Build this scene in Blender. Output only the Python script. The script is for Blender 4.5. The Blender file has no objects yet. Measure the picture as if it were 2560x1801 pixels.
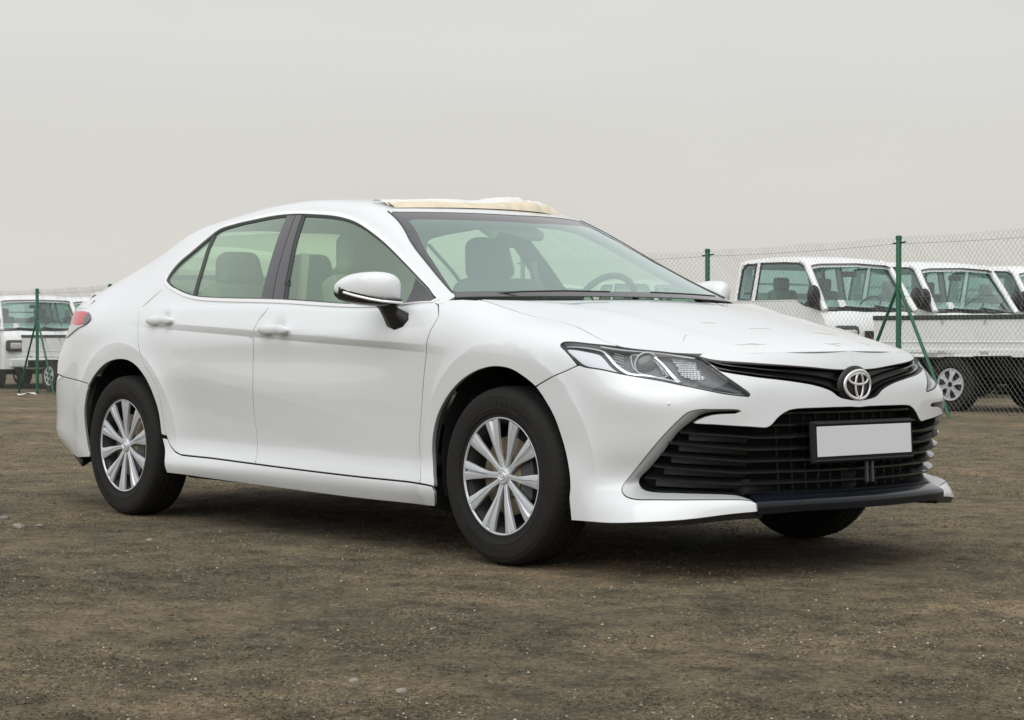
import bpy, bmesh, math, random
import numpy as np
from mathutils import Vector, Matrix, noise
from mathutils.geometry import delaunay_2d_cdt
random.seed(7); np.random.seed(7)
SC = bpy.context.scene
COL = SC.collection
# ---------------------------------------------------------------- camera, sky, sun, exposure
cam_d = bpy.data.cameras.new('camera'); cam = bpy.data.objects.new('camera', cam_d); COL.objects.link(cam)
YAW, PIT = 2.4416, -0.0106
cam.location = (5.7400, -5.6671, 0.8465)
cam.rotation_euler = (math.pi/2+PIT, 0, YAW-math.pi/2)
cam_d.sensor_width = 36; cam_d.lens = 36*5022.27/2560; cam_d.clip_end = 3000; cam_d.clip_start = .1
SC.camera = cam
SC.view_settings.view_transform = 'Standard'; SC.view_settings.look = 'None'
SC.view_settings.gamma = 1; SC.view_settings.use_curve_mapping = False
SC.view_settings.exposure = 0.35
SUN_EL, SUN_AZ = math.radians(50), math.radians(-60)      # azimuth measured from +x towards +y
w = bpy.data.worlds.new('World'); SC.world = w; w.use_nodes = True
nt = w.node_tree; nt.nodes.clear()
out = nt.nodes.new('ShaderNodeOutputWorld'); bg = nt.nodes.new('ShaderNodeBackground')
sky = nt.nodes.new('ShaderNodeTexSky'); sky.sky_type = 'NISHITA'; sky.sun_disc = False
sky.sun_elevation = SUN_EL; sky.sun_rotation = math.pi/2-SUN_AZ
sky.dust_density = 6; sky.air_density = 1.0
tc = nt.nodes.new('ShaderNodeTexCoord')
mp = nt.nodes.new('ShaderNodeMapping'); mp.inputs['Scale'].default_value = (1.2, 1.2, 5.0)
nz = nt.nodes.new('ShaderNodeTexNoise'); nz.inputs['Scale'].default_value = 1.6; nz.inputs['Detail'].default_value = 4; nz.inputs['Roughness'].default_value = .5
cr = nt.nodes.new('ShaderNodeValToRGB')                    # high thin overcast, faintly mottled
cr.color_ramp.elements[0].position = .30; cr.color_ramp.elements[0].color = (5.44, 5.42, 5.16, 1)
cr.color_ramp.elements[1].position = .72; cr.color_ramp.elements[1].color = (5.92, 5.93, 5.66, 1)
sx = nt.nodes.new('ShaderNodeSeparateXYZ')
gr = nt.nodes.new('ShaderNodeValToRGB')                    # dusty warm at the horizon, whiter and brighter overhead
gr.color_ramp.elements[0].position = 0.0; gr.color_ramp.elements[0].color = (.985, .955, .925, 1)
gr.color_ramp.elements[1].position = 1.0; gr.color_ramp.elements[1].color = (1.34, 1.36, 1.42, 1)
e = gr.color_ramp.elements.new(.09); e.color = (.975, .96, .945, 1)
e = gr.color_ramp.elements.new(.25); e.color = (1.055, 1.05, 1.115, 1)
mul = nt.nodes.new('ShaderNodeMixRGB'); mul.blend_type = 'MULTIPLY'; mul.inputs[0].default_value = 1
mix = nt.nodes.new('ShaderNodeMixRGB'); mix.inputs[0].default_value = .95
L = nt.links.new
L(tc.outputs['Generated'], mp.inputs[0]); L(mp.outputs[0], nz.inputs['Vector']); L(nz.outputs['Fac'], cr.inputs[0])
L(tc.outputs['Generated'], sx.inputs[0]); L(sx.outputs['Z'], gr.inputs[0])
L(cr.outputs[0], mul.inputs[1]); L(gr.outputs[0], mul.inputs[2])
L(sky.outputs[0], mix.inputs[1]); L(mul.outputs[0], mix.inputs[2])
L(mix.outputs[0], bg.inputs['Color']); bg.inputs['Strength'].default_value = .10
L(bg.outputs[0], out.inputs[0])
sd = bpy.data.lights.new('sun', 'SUN'); sd.energy = 1.5; sd.angle = math.radians(80); sd.color = (1, .995, .98)
so = bpy.data.objects.new('sun', sd); COL.objects.link(so)
dv = Vector((math.cos(SUN_AZ)*math.cos(SUN_EL), math.sin(SUN_AZ)*math.cos(SUN_EL), math.sin(SUN_EL)))
so.rotation_euler = dv.to_track_quat('Z', 'Y').to_euler(); so.location = dv*50

# ---------------------------------------------------------------- materials
def mat(name, col, rough=.5, metal=0, coat=0, spec=.5, noise_amt=0, noise_scale=20, bump=0, bump_scale=200, coat_rough=.03, alpha=None, trans=0, ior=1.5, emis=None):
    m = bpy.data.materials.new(name); m.use_nodes = True; n = m.node_tree; b = n.nodes['Principled BSDF']
    b.inputs['Base Color'].default_value = (*col, 1); b.inputs['Roughness'].default_value = rough
    b.inputs['Metallic'].default_value = metal; b.inputs['Coat Weight'].default_value = coat; b.inputs['Coat Roughness'].default_value = coat_rough
    b.inputs['Specular IOR Level'].default_value = spec; b.inputs['IOR'].default_value = ior
    b.inputs['Transmission Weight'].default_value = trans
    t = n.nodes.new('ShaderNodeTexCoord')
    if noise_amt:
        z = n.nodes.new('ShaderNodeTexNoise'); z.inputs['Scale'].default_value = noise_scale; z.inputs['Detail'].default_value = 6
        r = n.nodes.new('ShaderNodeMapRange'); r.inputs[3].default_value = 1-noise_amt; r.inputs[4].default_value = 1+noise_amt
        x = n.nodes.new('ShaderNodeMixRGB'); x.blend_type = 'MULTIPLY'; x.inputs[0].default_value = 1; x.inputs[1].default_value = (*col, 1)
        n.links.new(t.outputs['Object'], z.inputs['Vector']); n.links.new(z.outputs['Fac'], r.inputs[0]); n.links.new(r.outputs[0], x.inputs[2]); n.links.new(x.outputs[0], b.inputs['Base Color'])
    if bump:
        z = n.nodes.new('ShaderNodeTexNoise'); z.inputs['Scale'].default_value = bump_scale; z.inputs['Detail'].default_value = 3
        u = n.nodes.new('ShaderNodeBump'); u.inputs['Strength'].default_value = bump; u.inputs['Distance'].default_value = .002
        n.links.new(t.outputs['Object'], z.inputs['Vector']); n.links.new(z.outputs['Fac'], u.inputs['Height']); n.links.new(u.outputs[0], b.inputs['Normal'])
    return m
def glass_mat(name, tint, haze=.12, refl=1.0, haze_col=(.75, .8, .75), gcol=(.95, .97, .96)):
    """thin glazing: tinted see-through pane with a fresnel mirror and a diffuse haze painted in for sky reflection"""
    m = bpy.data.materials.new(name); m.use_nodes = True; n = m.node_tree; n.nodes.clear()
    o = n.nodes.new('ShaderNodeOutputMaterial'); tr = n.nodes.new('ShaderNodeBsdfTransparent'); tr.inputs[0].default_value = (*tint, 1)
    gl = n.nodes.new('ShaderNodeBsdfGlossy'); gl.inputs['Roughness'].default_value = .02; gl.inputs[0].default_value = (*gcol, 1)
    df = n.nodes.new('ShaderNodeBsdfDiffuse'); df.inputs[0].default_value = (*haze_col, 1)
    m1 = n.nodes.new('ShaderNodeMixShader'); m1.inputs[0].default_value = haze
    m2 = n.nodes.new('ShaderNodeMixShader'); fr = n.nodes.new('ShaderNodeFresnel'); fr.inputs['IOR'].default_value = 1.52
    geo = n.nodes.new('ShaderNodeNewGeometry'); io = n.nodes.new('ShaderNodeMapRange'); io.inputs[3].default_value = 1.52; io.inputs[4].default_value = 1/1.52
    n.links.new(geo.outputs['Backfacing'], io.inputs[0]); n.links.new(io.outputs[0], fr.inputs['IOR'])     # a pane mirrors the same from both sides
    ml = n.nodes.new('ShaderNodeMath'); ml.operation = 'MULTIPLY'; ml.inputs[1].default_value = 1.7*refl; ml.use_clamp = True
    n.links.new(tr.outputs[0], m1.inputs[1]); n.links.new(df.outputs[0], m1.inputs[2])
    n.links.new(fr.outputs[0], ml.inputs[0]); n.links.new(ml.outputs[0], m2.inputs[0])
    n.links.new(m1.outputs[0], m2.inputs[1]); n.links.new(gl.outputs[0], m2.inputs[2]); n.links.new(m2.outputs[0], o.inputs[0])
    return m
M = dict(
 slat=mat('glossy_grille_slat', (.016, .018, .020), .22, coat=.5, noise_amt=.3, noise_scale=60),
 wrinkle=mat('yellowed_film_edge', (.52, .44, .36), .5),
 gap_shade=mat('panel_gap_shade', (.20, .20, .20), .8),  # shade inside the panel gaps, painted as grey on the folded-in edges
 paint=mat('white_car_paint', (.68, .705, .722), .38, coat=1.0, noise_amt=.012, noise_scale=3),
 trim=mat('pale_inner_trim', (.55, .56, .50), .8),
 black=mat('black_plastic', (.012, .012, .013), .42, noise_amt=.2, noise_scale=40),
 gloss=mat('gloss_black_plastic', (.010, .011, .013), .16, coat=.6, noise_amt=.2, noise_scale=30),
 lip=mat('blue_black_gloss_lip', (.006, .008, .012), .17, spec=.38),
 dgrey=mat('dusty_dark_grey_plastic', (.045, .052, .055), .45, noise_amt=.35, noise_scale=25),
 silver_grey=mat('satin_grey_trim', (.47, .48, .49), .42, metal=.2),
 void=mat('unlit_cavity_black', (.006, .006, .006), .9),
 chrome=mat('bright_window_trim', (.88, .88, .89), .42, metal=.35),
 emblem=mat('emblem_chrome', (.84, .84, .86), .34, metal=.7),
 pillar=mat('satin_black_pillar_film', (.055, .052, .060), .28, coat=.5),
 frit=mat('glass_black_border', (.05, .047, .054), .2, coat=.4),
 gasket=mat('rubber_gasket', (.03, .04, .037), .5),
 tyre=mat('tyre_rubber', (.013, .0125, .012), .8, spec=.3, noise_amt=.35, noise_scale=9, bump=.3, bump_scale=120),
 cover=mat('silver_wheel_cover', (.60, .63, .665), .36, metal=.45),
 disc=mat('rusty_brake_disc', (.30, .25, .18), .5, metal=.7, noise_amt=.3, noise_scale=30),
 steel=mat('black_steel_wheel', (.02, .02, .022), .5),
 plate=mat('blank_number_plate', (.66, .68, .71), .35),
 seat=mat('grey_seat_cloth', (.19, .20, .19), .9, noise_amt=.15, noise_scale=60),
 seatf=mat('light_seat_cloth', (.42, .42, .36), .9),
 dash=mat('dark_dashboard', (.04, .042, .04), .6),
 head_in=mat('headlamp_housing_grey', (.075, .08, .09), .3, metal=.2),
 head_w=mat('headlamp_light_guide', (.60, .62, .66), .35),
 head_c=mat('headlamp_chrome', (.80, .81, .83), .15, metal=.8),
 red=mat('red_lamp_plastic', (.55, .03, .05), .2, coat=.6),
 clearlamp=mat('clear_lamp_plastic', (.52, .50, .50), .2, coat=.8),
 smoke=mat('smoked_lamp_edge', (.10, .10, .11), .15, coat=.6),
 wrap=mat('milky_plastic_wrap', (.74, .73, .70), .45, trans=.15),
 tape=mat('yellowed_masking_film', (.66, .58, .44), .5, noise_amt=.35, noise_scale=14),
 green=mat('green_painted_steel', (.010, .105, .055), .42, noise_amt=.2, noise_scale=15),
 wire=mat('galvanised_wire', (.20, .21, .20), .5, metal=.4),
 bead=mat('pale_glass_bead', (.85, .85, .85), .2),
 truckw=mat('white_truck_paint', (.78, .80, .80), .35, coat=.6, noise_amt=.02, noise_scale=4),
 underb=mat('underbody_black', (.010, .010, .010), .85),
)
M['glass'] = glass_mat('green_tinted_car_glass', (.84, 1., .80), .13, refl=1.6, haze_col=(.38, .55, .38), gcol=(.80, .93, .84))
M['wsglass'] = glass_mat('windscreen_glass', (.80, .95, .86), .23, refl=1.05, haze_col=(.42, .58, .54), gcol=(.84, .95, .92))
M['tglass'] = glass_mat('truck_window_glass', (.62, .80, .76), .06, refl=.8, haze_col=(.5, .62, .60))
M['lens'] = glass_mat('clear_headlamp_lens', (.95, .96, .97), .0, refl=.6, haze_col=(.7, .72, .74))

# ---------------------------------------------------------------- helpers
def link(o, parent=None):
    COL.objects.link(o)
    if parent: o.parent = parent
    return o
def thing(name, label, cat, loc=(0, 0, 0), rot=0, group=None):
    o = bpy.data.objects.new(name, None); o.location = loc; o.rotation_euler = (0, 0, rot); link(o); o.empty_display_size = .2
    o['label'] = label; o['category'] = cat
    if group: o['group'] = group
    return o
def mesh(name, verts, faces, m, parent=None, smooth=False, normals=None, autos=None):
    me = bpy.data.meshes.new(name)
    if isinstance(verts, np.ndarray): verts = verts.tolist()
    me.from_pydata(verts, [], [tuple(int(i) for i in f) for f in faces]); me.update()
    if m: me.materials.append(m)
    if smooth or normals is not None:
        me.polygons.foreach_set('use_smooth', [True]*len(me.polygons))
    if normals is not None: me.normals_split_custom_set_from_vertices([tuple(n) for n in normals])
    if autos is not None: me.set_sharp_from_angle(angle=math.radians(autos))
    o = bpy.data.objects.new(name, me)
    return link(o, parent)
def bm_obj(name, bm, m, parent=None, smooth=False, autos=35, bevel=0, seg=2, recalc=True):
    if recalc: bmesh.ops.recalc_face_normals(bm, faces=bm.faces)
    me = bpy.data.meshes.new(name); bm.to_mesh(me); bm.free(); 
    if m: me.materials.append(m)
    if smooth:
        me.polygons.foreach_set('use_smooth', [True]*len(me.polygons)); me.set_sharp_from_angle(angle=math.radians(autos))
    o = bpy.data.objects.new(name, me); link(o, parent)
    if bevel:
        b = o.modifiers.new('bevel', 'BEVEL'); b.width = bevel; b.segments = seg; b.limit_method = 'ANGLE'; b.angle_limit = math.radians(35)
    return o
def copy_tree(o, parent=None):
    c = o.copy(); COL.objects.link(c)
    if parent: c.parent = parent
    for ch in o.children: copy_tree(ch, c)
    return c
def bm_box(bm, c, s, rot=None):
    r = bmesh.ops.create_cube(bm, size=1); 
    for v in r['verts']:
        p = Vector((v.co.x*s[0], v.co.y*s[1], v.co.z*s[2]))
        if rot: p = rot @ p
        v.co = p+Vector(c)
    return r['verts']
def bm_prism(bm, poly, y0, y1, plane='xz'):
    """extrude a polygon given in a plane along the third axis"""
    def P(a, b, t): return (a, t, b) if plane == 'xz' else ((a, b, t) if plane == 'xy' else (t, a, b))
    A = [bm.verts.new(P(a, b, y0)) for a, b in poly]; B = [bm.verts.new(P(a, b, y1)) for a, b in poly]
    n = len(poly); bm.faces.new(A); bm.faces.new(B[::-1])
    for i in range(n): bm.faces.new((A[i], B[i], B[(i+1) % n], A[(i+1) % n]))
def tube_data(pts, r, n=6, closed=False, taper=None, base=0):
    pts = [Vector(p) for p in pts]; V = []; F = []; N = len(pts); up = None
    for i, p in enumerate(pts):
        a = pts[(i-1) % N] if (i > 0 or closed) else pts[0]; b = pts[(i+1) % N] if (i < N-1 or closed) else pts[-1]
        t = (b-a).normalized()
        if up is None: up = t.orthogonal().normalized()
        up = (up-t*up.dot(t)); up = up.normalized() if up.length > 1e-6 else t.orthogonal().normalized()
        s = t.cross(up); rr = (taper[i] if taper is not None else r)
        for k in range(n):
            q = 2*math.pi*k/n; V.append(p+up*math.cos(q)*rr+s*math.sin(q)*rr)
    for i in range(N if closed else N-1):
        for k in range(n):
            j = (i+1) % N; F.append((base+i*n+k, base+i*n+(k+1) % n, base+j*n+(k+1) % n, base+j*n+k))
    if not closed: F.append(tuple(base+k for k in range(n))[::-1]); F.append(tuple(base+(N-1)*n+k for k in range(n)))
    return V, F
def tube(name, pts, r, m, parent=None, n=6, closed=False, taper=None):
    V, F = tube_data(pts, r, n, closed, taper); return mesh(name, V, F, m, parent, smooth=True, autos=50)
def tubes(name, lst, m, parent=None, n=6):
    V = []; F = []
    for pts, r in lst:
        v, f = tube_data(pts, r, n, base=len(V)); V += v; F += f
    return mesh(name, V, F, m, parent, smooth=True, autos=50)
def lathe(name, prof, m, parent=None, n=64, axis='y', autos=35, mod=None):
    """prof: list of (radius, t) with t along -axis outward"""
    V = []; F = []; K = len(prof)
    for i in range(n):
        q = 2*math.pi*i/n
        for k, (r, t) in enumerate(prof):
            if mod: r = mod(i, k, r)
            V.append((r*math.cos(q), -t, r*math.sin(q)) if axis == 'y' else (r*math.cos(q), r*math.sin(q), t))
    for i in range(n):
        j = (i+1) % n
        for k in range(K-1): F.append((i*K+k, j*K+k, j*K+k+1, i*K+k+1))
    return mesh(name, V, F, m, parent, smooth=True, autos=autos)
def smooth_line(pts, step=.02, closed=False, tens=.5):
    """centripetal Catmull-Rom through the points, resampled"""
    P = np.array(pts, float)
    if len(P) < 3 and not closed:
        n = max(2, int(np.ceil(np.hypot(*(P[1]-P[0]))/step))+1); t = np.linspace(0, 1, n)[:, None]; return P[0]*(1-t)+P[1]*t
    if closed: Q = np.vstack([P[-1], P, P[0], P[1]])
    else: Q = np.vstack([2*P[0]-P[1], P, 2*P[-1]-P[-2]])
    out = []
    for i in range(1, len(Q)-2):
        p0, p1, p2, p3 = Q[i-1:i+3]
        d1 = max(np.hypot(*(p1-p0)), 1e-6)**.5; d2 = max(np.hypot(*(p2-p1)), 1e-6)**.5; d3 = max(np.hypot(*(p3-p2)), 1e-6)**.5
        m1 = (p1-p0)/d1-(p2-p0)/(d1+d2)+(p2-p1)/d2; m2 = (p2-p1)/d2-(p3-p1)/(d2+d3)+(p3-p2)/d3; m1 *= d2; m2 *= d2
        n = max(1, int(np.ceil(np.hypot(*(p2-p1))/step)))
        for k in range(n):
            t = k/n; out.append((2*t**3-3*t**2+1)*p1+(t**3-2*t**2+t)*m1+(-2*t**3+3*t**2)*p2+(t**3-t**2)*m2)
    if not closed: out.append(P[-1])
    return np.array(out)
def dedupe(L_, eps=2e-3):
    L_ = np.array(L_); o = [L_[0]]
    for p in L_[1:]:
        if np.hypot(*(p-o[-1])) > eps: o.append(p)
    if np.hypot(*(o[0]-o[-1])) < eps: o.pop()
    return np.array(o)
def inside(poly, pts):
    x, y = pts[:, 0], pts[:, 1]; r = np.zeros(len(pts), bool); P = poly; Q = np.roll(P, -1, 0)
    for (x1, y1), (x2, y2) in zip(P, Q):
        c = ((y1 > y) != (y2 > y)); 
        if y2 != y1: r ^= c & (x < (x2-x1)*(y-y1)/(y2-y1)+x1)
    return r
def dist_poly(poly, pts):
    P = poly; Q = np.roll(P, -1, 0); d = np.full(len(pts), 1e9)
    for a, b in zip(P, Q):
        ab = b-a; t = np.clip(((pts-a)@ab)/max(ab@ab, 1e-12), 0, 1); d = np.minimum(d, np.linalg.norm(pts-(a+t[:, None]*ab), axis=1))
    return d
def area2(P): Q = np.roll(P, -1, 0); return (P[:, 0]*Q[:, 1]-Q[:, 0]*P[:, 1]).sum()
def shrink(P, g, keep):
    """move a loop inward by g except where keep(p) holds"""
    s = 1 if area2(P) > 0 else -1
    A = P-np.roll(P, 1, 0); B = np.roll(P, -1, 0)-P
    A /= np.maximum(np.linalg.norm(A, axis=1), 1e-9)[:, None]; B /= np.maximum(np.linalg.norm(B, axis=1), 1e-9)[:, None]
    na = np.stack([-A[:, 1], A[:, 0]], 1)*s; nb = np.stack([-B[:, 1], B[:, 0]], 1)*s
    m = na+nb; l = np.maximum(np.linalg.norm(m, axis=1), .4); m = m/l[:, None]; c = np.maximum((m*na).sum(1), .5)
    k = np.array([0. if keep is not None and keep(p) else 1. for p in P])
    return P+m*(g/c*k)[:, None]
def panel_data(F, loops, sp=.025, gap=.0038, flange=.014, off=0., keep=None, lines=(), sc=(1, 1), nfix=None, back=False):
    """a trimmed piece of the surface F(u, v): Delaunay mesh of the region, lifted, with a folded-in edge"""
    DARK.clear(); sc = np.array(sc, float); LP = [shrink(dedupe(np.array(l)*sc), gap, keep and (lambda p: keep(p/sc))) for l in loops]
    o = LP[0]; lo, hi = o.min(0), o.max(0)
    gx, gy = np.meshgrid(np.arange(lo[0]+sp*.37, hi[0], sp), np.arange(lo[1]+sp*.41, hi[1], sp)); g = np.stack([gx.ravel(), gy.ravel()], 1)
    m = inside(o, g)
    for h in LP[1:]: m &= ~inside(h, g)
    g = g[m]
    for l in LP: g = g[dist_poly(l, g) > sp*.45]
    V = []; E = []
    for l in LP:
        b = len(V); V += [tuple(p) for p in l]; E += [(b+i, b+(i+1) % len(l)) for i in range(len(l))]
    nb = len(V)
    for ln in lines:
        q = np.array(ln)*sc; k = inside(o, q)
        for h in LP[1:]: k &= ~inside(h, q)
        dd = np.min([dist_poly(l, q) for l in LP], 0); k &= dd > sp*.2
        prev = None
        if len(g) and k.any():
            dq = np.min(np.linalg.norm(g[:, None]-q[k][None], axis=2), 1); g = g[dq > sp*.4]
        for p, kk in zip(q, k):
            if kk:
                V.append(tuple(p)); 
                if prev is not None: E.append((prev, len(V)-1))
                prev = len(V)-1
            else: prev = None
    V += [tuple(p) for p in g]
    vs, es, fs, ov, oe, of = delaunay_2d_cdt([Vector(v) for v in V], E, [], 0, 1e-6)
    vs = np.array([tuple(v) for v in vs]); T_ = np.array([f for f in fs if len(f) == 3])
    c = vs[T_].mean(1); k = inside(o, c)
    for h in LP[1:]: k &= ~inside(h, c)
    T_ = T_[k]
    uv = vs/sc
    P = F(uv[:, 0], uv[:, 1]) if not off else None
    N = snormal(F, uv[:, 0], uv[:, 1]); 
    # orient normals outward (away from the car's axis)
    P0 = F(uv[:, 0], uv[:, 1]); ref = P0-np.array([-1.2, 0, .55]); ref[:, 0] *= .25
    if np.mean((N*ref).sum(1)) < 0: N = -N
    P = P0-N*off
    if nfix is not None: N = nfix(uv, N)
    tn = np.cross(P[T_[:, 1]]-P[T_[:, 0]], P[T_[:, 2]]-P[T_[:, 0]])
    if np.mean((tn*N[T_[:, 0]]).sum(1)) < 0: T_ = T_[:, ::-1]
    verts = [P]; norms = [N]; faces = [tuple(f) for f in T_]; n0 = len(P)
    if flange:
        # map loop points to output verts
        for l in LP:
            idx = []
            for p in l:
                idx.append(int(np.argmin(((vs-p)**2).sum(1))))
            L_ = len(idx); Pl = P[idx]; Nl = N[idx]; nx = np.roll(Pl, -1, 0)-np.roll(Pl, 1, 0); nx /= np.maximum(np.linalg.norm(nx, axis=1), 1e-9)[:, None]
            t = np.cross(nx, Nl); t /= np.maximum(np.linalg.norm(t, axis=1), 1e-9)[:, None]
            # outward direction test in the plane
            cen = (area2(l) > 0); 
            mid = P[idx[0]]; 
            # use the signed area in uv against surface orientation
            j = np.argmax(np.linalg.norm(Pl-Pl.mean(0), axis=1)); s = 1 if (t[j]*(Pl[j]-Pl.mean(0))).sum() > 0 else -1
            if l is not LP[0]: s = -s
            t = t*s
            r = .0022
            A = Pl; B = Pl+t*r*.7-Nl*r; Cc = Pl+t*r*.7-Nl*flange
            b = n0; verts += [A, B, Cc]; norms += [Nl, (Nl*.5+t)/np.linalg.norm(Nl*.5+t, axis=1)[:, None], t]; n0 += 3*L_
            kp = [keep is not None and keep(p/sc) for p in l]
            for i in range(L_):
                j = (i+1) % L_
                if kp[i] and kp[j]: continue
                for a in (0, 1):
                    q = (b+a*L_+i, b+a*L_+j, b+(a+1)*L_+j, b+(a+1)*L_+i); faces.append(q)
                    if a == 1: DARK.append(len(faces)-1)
    P = np.vstack(verts); N = np.vstack(norms)
    # make face winding agree with the normals
    out_f = []
    for f in faces:
        a, b_, c_ = P[f[0]], P[f[1]], P[f[2]]; n_ = np.cross(b_-a, c_-a)
        out_f.append(f if (n_*N[list(f)].mean(0)).sum() >= 0 else f[::-1])
    return P, out_f, N
def panel(name, F, loops, m, parent, sym=False, **k):
    P, Fc, N = panel_data(F, loops, **k)
    nf = len(Fc); sl_ = SLOTS[:] ; dk = set(DARK)
    if sym:
        n = len(P); idx = np.arange(n)+n; c = np.abs(P[:, 1]) < 2e-4; idx[c] = np.arange(n)[c]; N[c, 1] = 0
        P = np.vstack([P, P*[1, -1, 1]]); N = np.vstack([N, N*[1, -1, 1]]); Fc = Fc+[tuple(int(idx[i]) for i in f[::-1]) for f in Fc]
        used = np.unique(np.concatenate([np.array(f) for f in Fc])); mp = -np.ones(len(P), int); mp[used] = np.arange(len(used)); P = P[used]; N = N[used]; Fc = [tuple(mp[list(f)]) for f in Fc]
    o = mesh(name, P, Fc, m, parent, normals=N)
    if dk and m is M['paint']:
        o.data.materials.append(M['gap_shade']); mi = [0]*len(Fc)
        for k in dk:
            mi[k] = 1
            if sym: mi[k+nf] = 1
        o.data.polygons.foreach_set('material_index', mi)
    return o
SLOTS = []; DARK = []
def far_copy(o, parent=None):
    """the same part on the other flank: shares the mesh, mirrored across the car's centre plane"""
    c = o.copy(); COL.objects.link(c); c.parent = parent or o.parent
    c.scale = (o.scale[0], -o.scale[1], o.scale[2]); c.location = (o.location[0], -o.location[1], o.location[2])
    for ch in o.children:
        d = ch.copy(); COL.objects.link(d); d.parent = c
    return c

# ---------------------------------------------------------------- car body surfaces (metres; x forward from the front axle)
def spl_matrix(x):
    """second-derivative matrix of the natural cubic spline on knots x"""
    x = np.asarray(x, float); n = len(x); h = np.diff(x)
    A = np.zeros((n, n)); B = np.zeros((n, n)); A[0, 0] = A[-1, -1] = 1
    for i in range(1, n-1):
        A[i, i-1] = h[i-1]; A[i, i] = 2*(h[i-1]+h[i]); A[i, i+1] = h[i]
        B[i, i-1] = 6/h[i-1]; B[i, i] = -6/h[i-1]-6/h[i]; B[i, i+1] = 6/h[i]
    return np.linalg.solve(A, B)
class Spl:
    def __init__(s, x, y):
        s.x = np.asarray(x, float); s.y = np.asarray(y, float); s.m = spl_matrix(s.x) @ s.y
    def basis(s, t):
        t = np.atleast_1d(np.asarray(t, float)); x = s.x
        i = np.clip(np.searchsorted(x, t)-1, 0, len(x)-2); h = x[i+1]-x[i]
        a = (x[i+1]-t)/h; b = (t-x[i])/h
        a = np.clip(a, -1.0, 2.0); b = np.clip(b, -1.0, 2.0)
        return i, a, b, h
    def __call__(s, t):
        i, a, b, h = s.basis(t); y, m = s.y, s.m
        if y.ndim > 1: a = a[:, None]; b = b[:, None]; h = h[:, None]
        return a*y[i]+b*y[i+1]+((a**3-a)*m[i]+(b**3-b)*m[i+1])*h*h/6
def sst(a, b, x):
    t = np.clip((x-a)/(b-a), 0, 1); return t*t*(3-2*t)
VR = np.array([.20, .265, .33, .43, .55, .68, .775, .83, .88, .94, 1.00, 1.04])
ZD = list(VR[:10])+[1.00, 1.012]
ST = [  # outline x, y, offsets d for each row, heights z for each row
 (-3.91, 0,    [.10,.07,.04,.02,0,.01,.03,.045,.06,.075,.09,.12], list(VR)),
 (-3.89, .35,  [.10,.07,.04,.02,0,.01,.03,.045,.06,.075,.09,.12], list(VR)),
 (-3.85, .60,  [.10,.07,.04,.02,0,.01,.03,.045,.06,.075,.09,.12], list(VR)),
 (-3.76, .745, [.11,.08,.02,.004,.0,.008,.025,.05,.072,.095,.12,.15], list(VR)),
 (-3.60, .835, [.09,.06,.015,.004,.0,.003,.016,.035,.055,.078,.10,.135], list(VR)),
 (-3.35, .885, [.05,.035,.025,.015,.005,.002,.003,.006,.012,.03,.062,.10], list(VR)),
 (-3.10, .900, [.035,.03,.025,.015,.005,0,0,.002,.006,.025,.06,.095], list(VR)),
 (-2.82, .906, [.03,.025,.025,.02,.01,.002,0,0,.006,.025,.055,.085], list(VR)),
 (-2.40, .907, [.032,.010,.027,.032,.021,.007,.002,0,.006,.028,.060,.092], ZD),
 (-1.60, .907, [.034,.010,.024,.027,.019,.010,.006,0,.006,.030,.064,.094], ZD),
 (-0.80, .907, [.034,.010,.024,.028,.021,.011,.006,0,.006,.030,.064,.094], list(VR[:8])+[.872,.922,.975,.988]),
 (-0.30, .906, [.034,.012,.026,.032,.024,.011,.003,.001,.008,.032,.080,.142], list(VR[:7])+[.828,.875,.928,.975,1.003]),
 (0.00,  .903, [.03,.018,.022,.03,.02,.008,.002,.004,.018,.050,.105,.168], list(VR[:7])+[.82,.86,.895,.92,.935]),
 (0.25,  .893, [.03,.02,.02,.025,.015,.005,0,.004,.018,.050,.108,.172], list(VR[:6])+[.76,.80,.83,.858,.880,.893]),
 (0.42,  .872, [.02,.02,.022,.022,.012,.003,.003,.010,.024,.048,.088,.132], list(VR[:5])+[.67,.735,.77,.795,.815,.832,.845]),
 (0.56,  .835, [-.040,-.018,.02,.012,.0,-.006,.010,.025,.044,.066,.092,.116], [.2,.265]+list(VR[2:5])+[.65,.70,.73,.755,.78,.80,.814]),
 (0.68,  .780, [-.078,-.046,.01,.0,-.018,-.018,.022,.052,.070,.09,.105,.116], [.21,.27]+list(VR[2:5])+[.645,.69,.715,.737,.762,.786,.802]),
 (0.78,  .705, [-.062,-.038,.008,-.004,-.018,-.012,.024,.046,.064,.084,.102,.118], [.22,.275]+list(VR[2:5])+[.645,.69,.713,.734,.758,.780,.797]),
 (0.855, .600, [-.045,-.03,.010,.006,.0,.004,.026,.04,.056,.076,.097,.113], [.235,.28]+list(VR[2:5])+[.645,.69,.713,.734,.758,.780,.795]),
 (0.915, .470, [-.045,-.03,.012,.015,.014,.018,.028,.04,.052,.068,.085,.100], [.245,.285]+list(VR[2:5])+[.645,.69,.713,.734,.758,.780,.796]),
 (0.955, .320, [-.045,-.03,.01,.012,.012,.018,.028,.037,.046,.057,.069,.082], [.25,.285]+list(VR[2:5])+[.645,.69,.713,.734,.758,.780,.798]),
 (0.978, .160, [-.045,-.03,.01,.01,.01,.016,.025,.032,.038,.046,.056,.066], [.25,.285]+list(VR[2:5])+[.645,.69,.713,.734,.758,.780,.80]),
 (0.985, 0,    [-.045,-.03,.01,.01,.01,.015,.024,.030,.036,.043,.052,.060], [.25,.285]+list(VR[2:5])+[.645,.69,.713,.734,.758,.780,.80]),
]
def _ext(rows):
    m = lambda r: (r[0], -r[1], r[2], r[3])
    return [m(rows[2]), m(rows[1])]+rows+[m(rows[-2]), m(rows[-3])]
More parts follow.
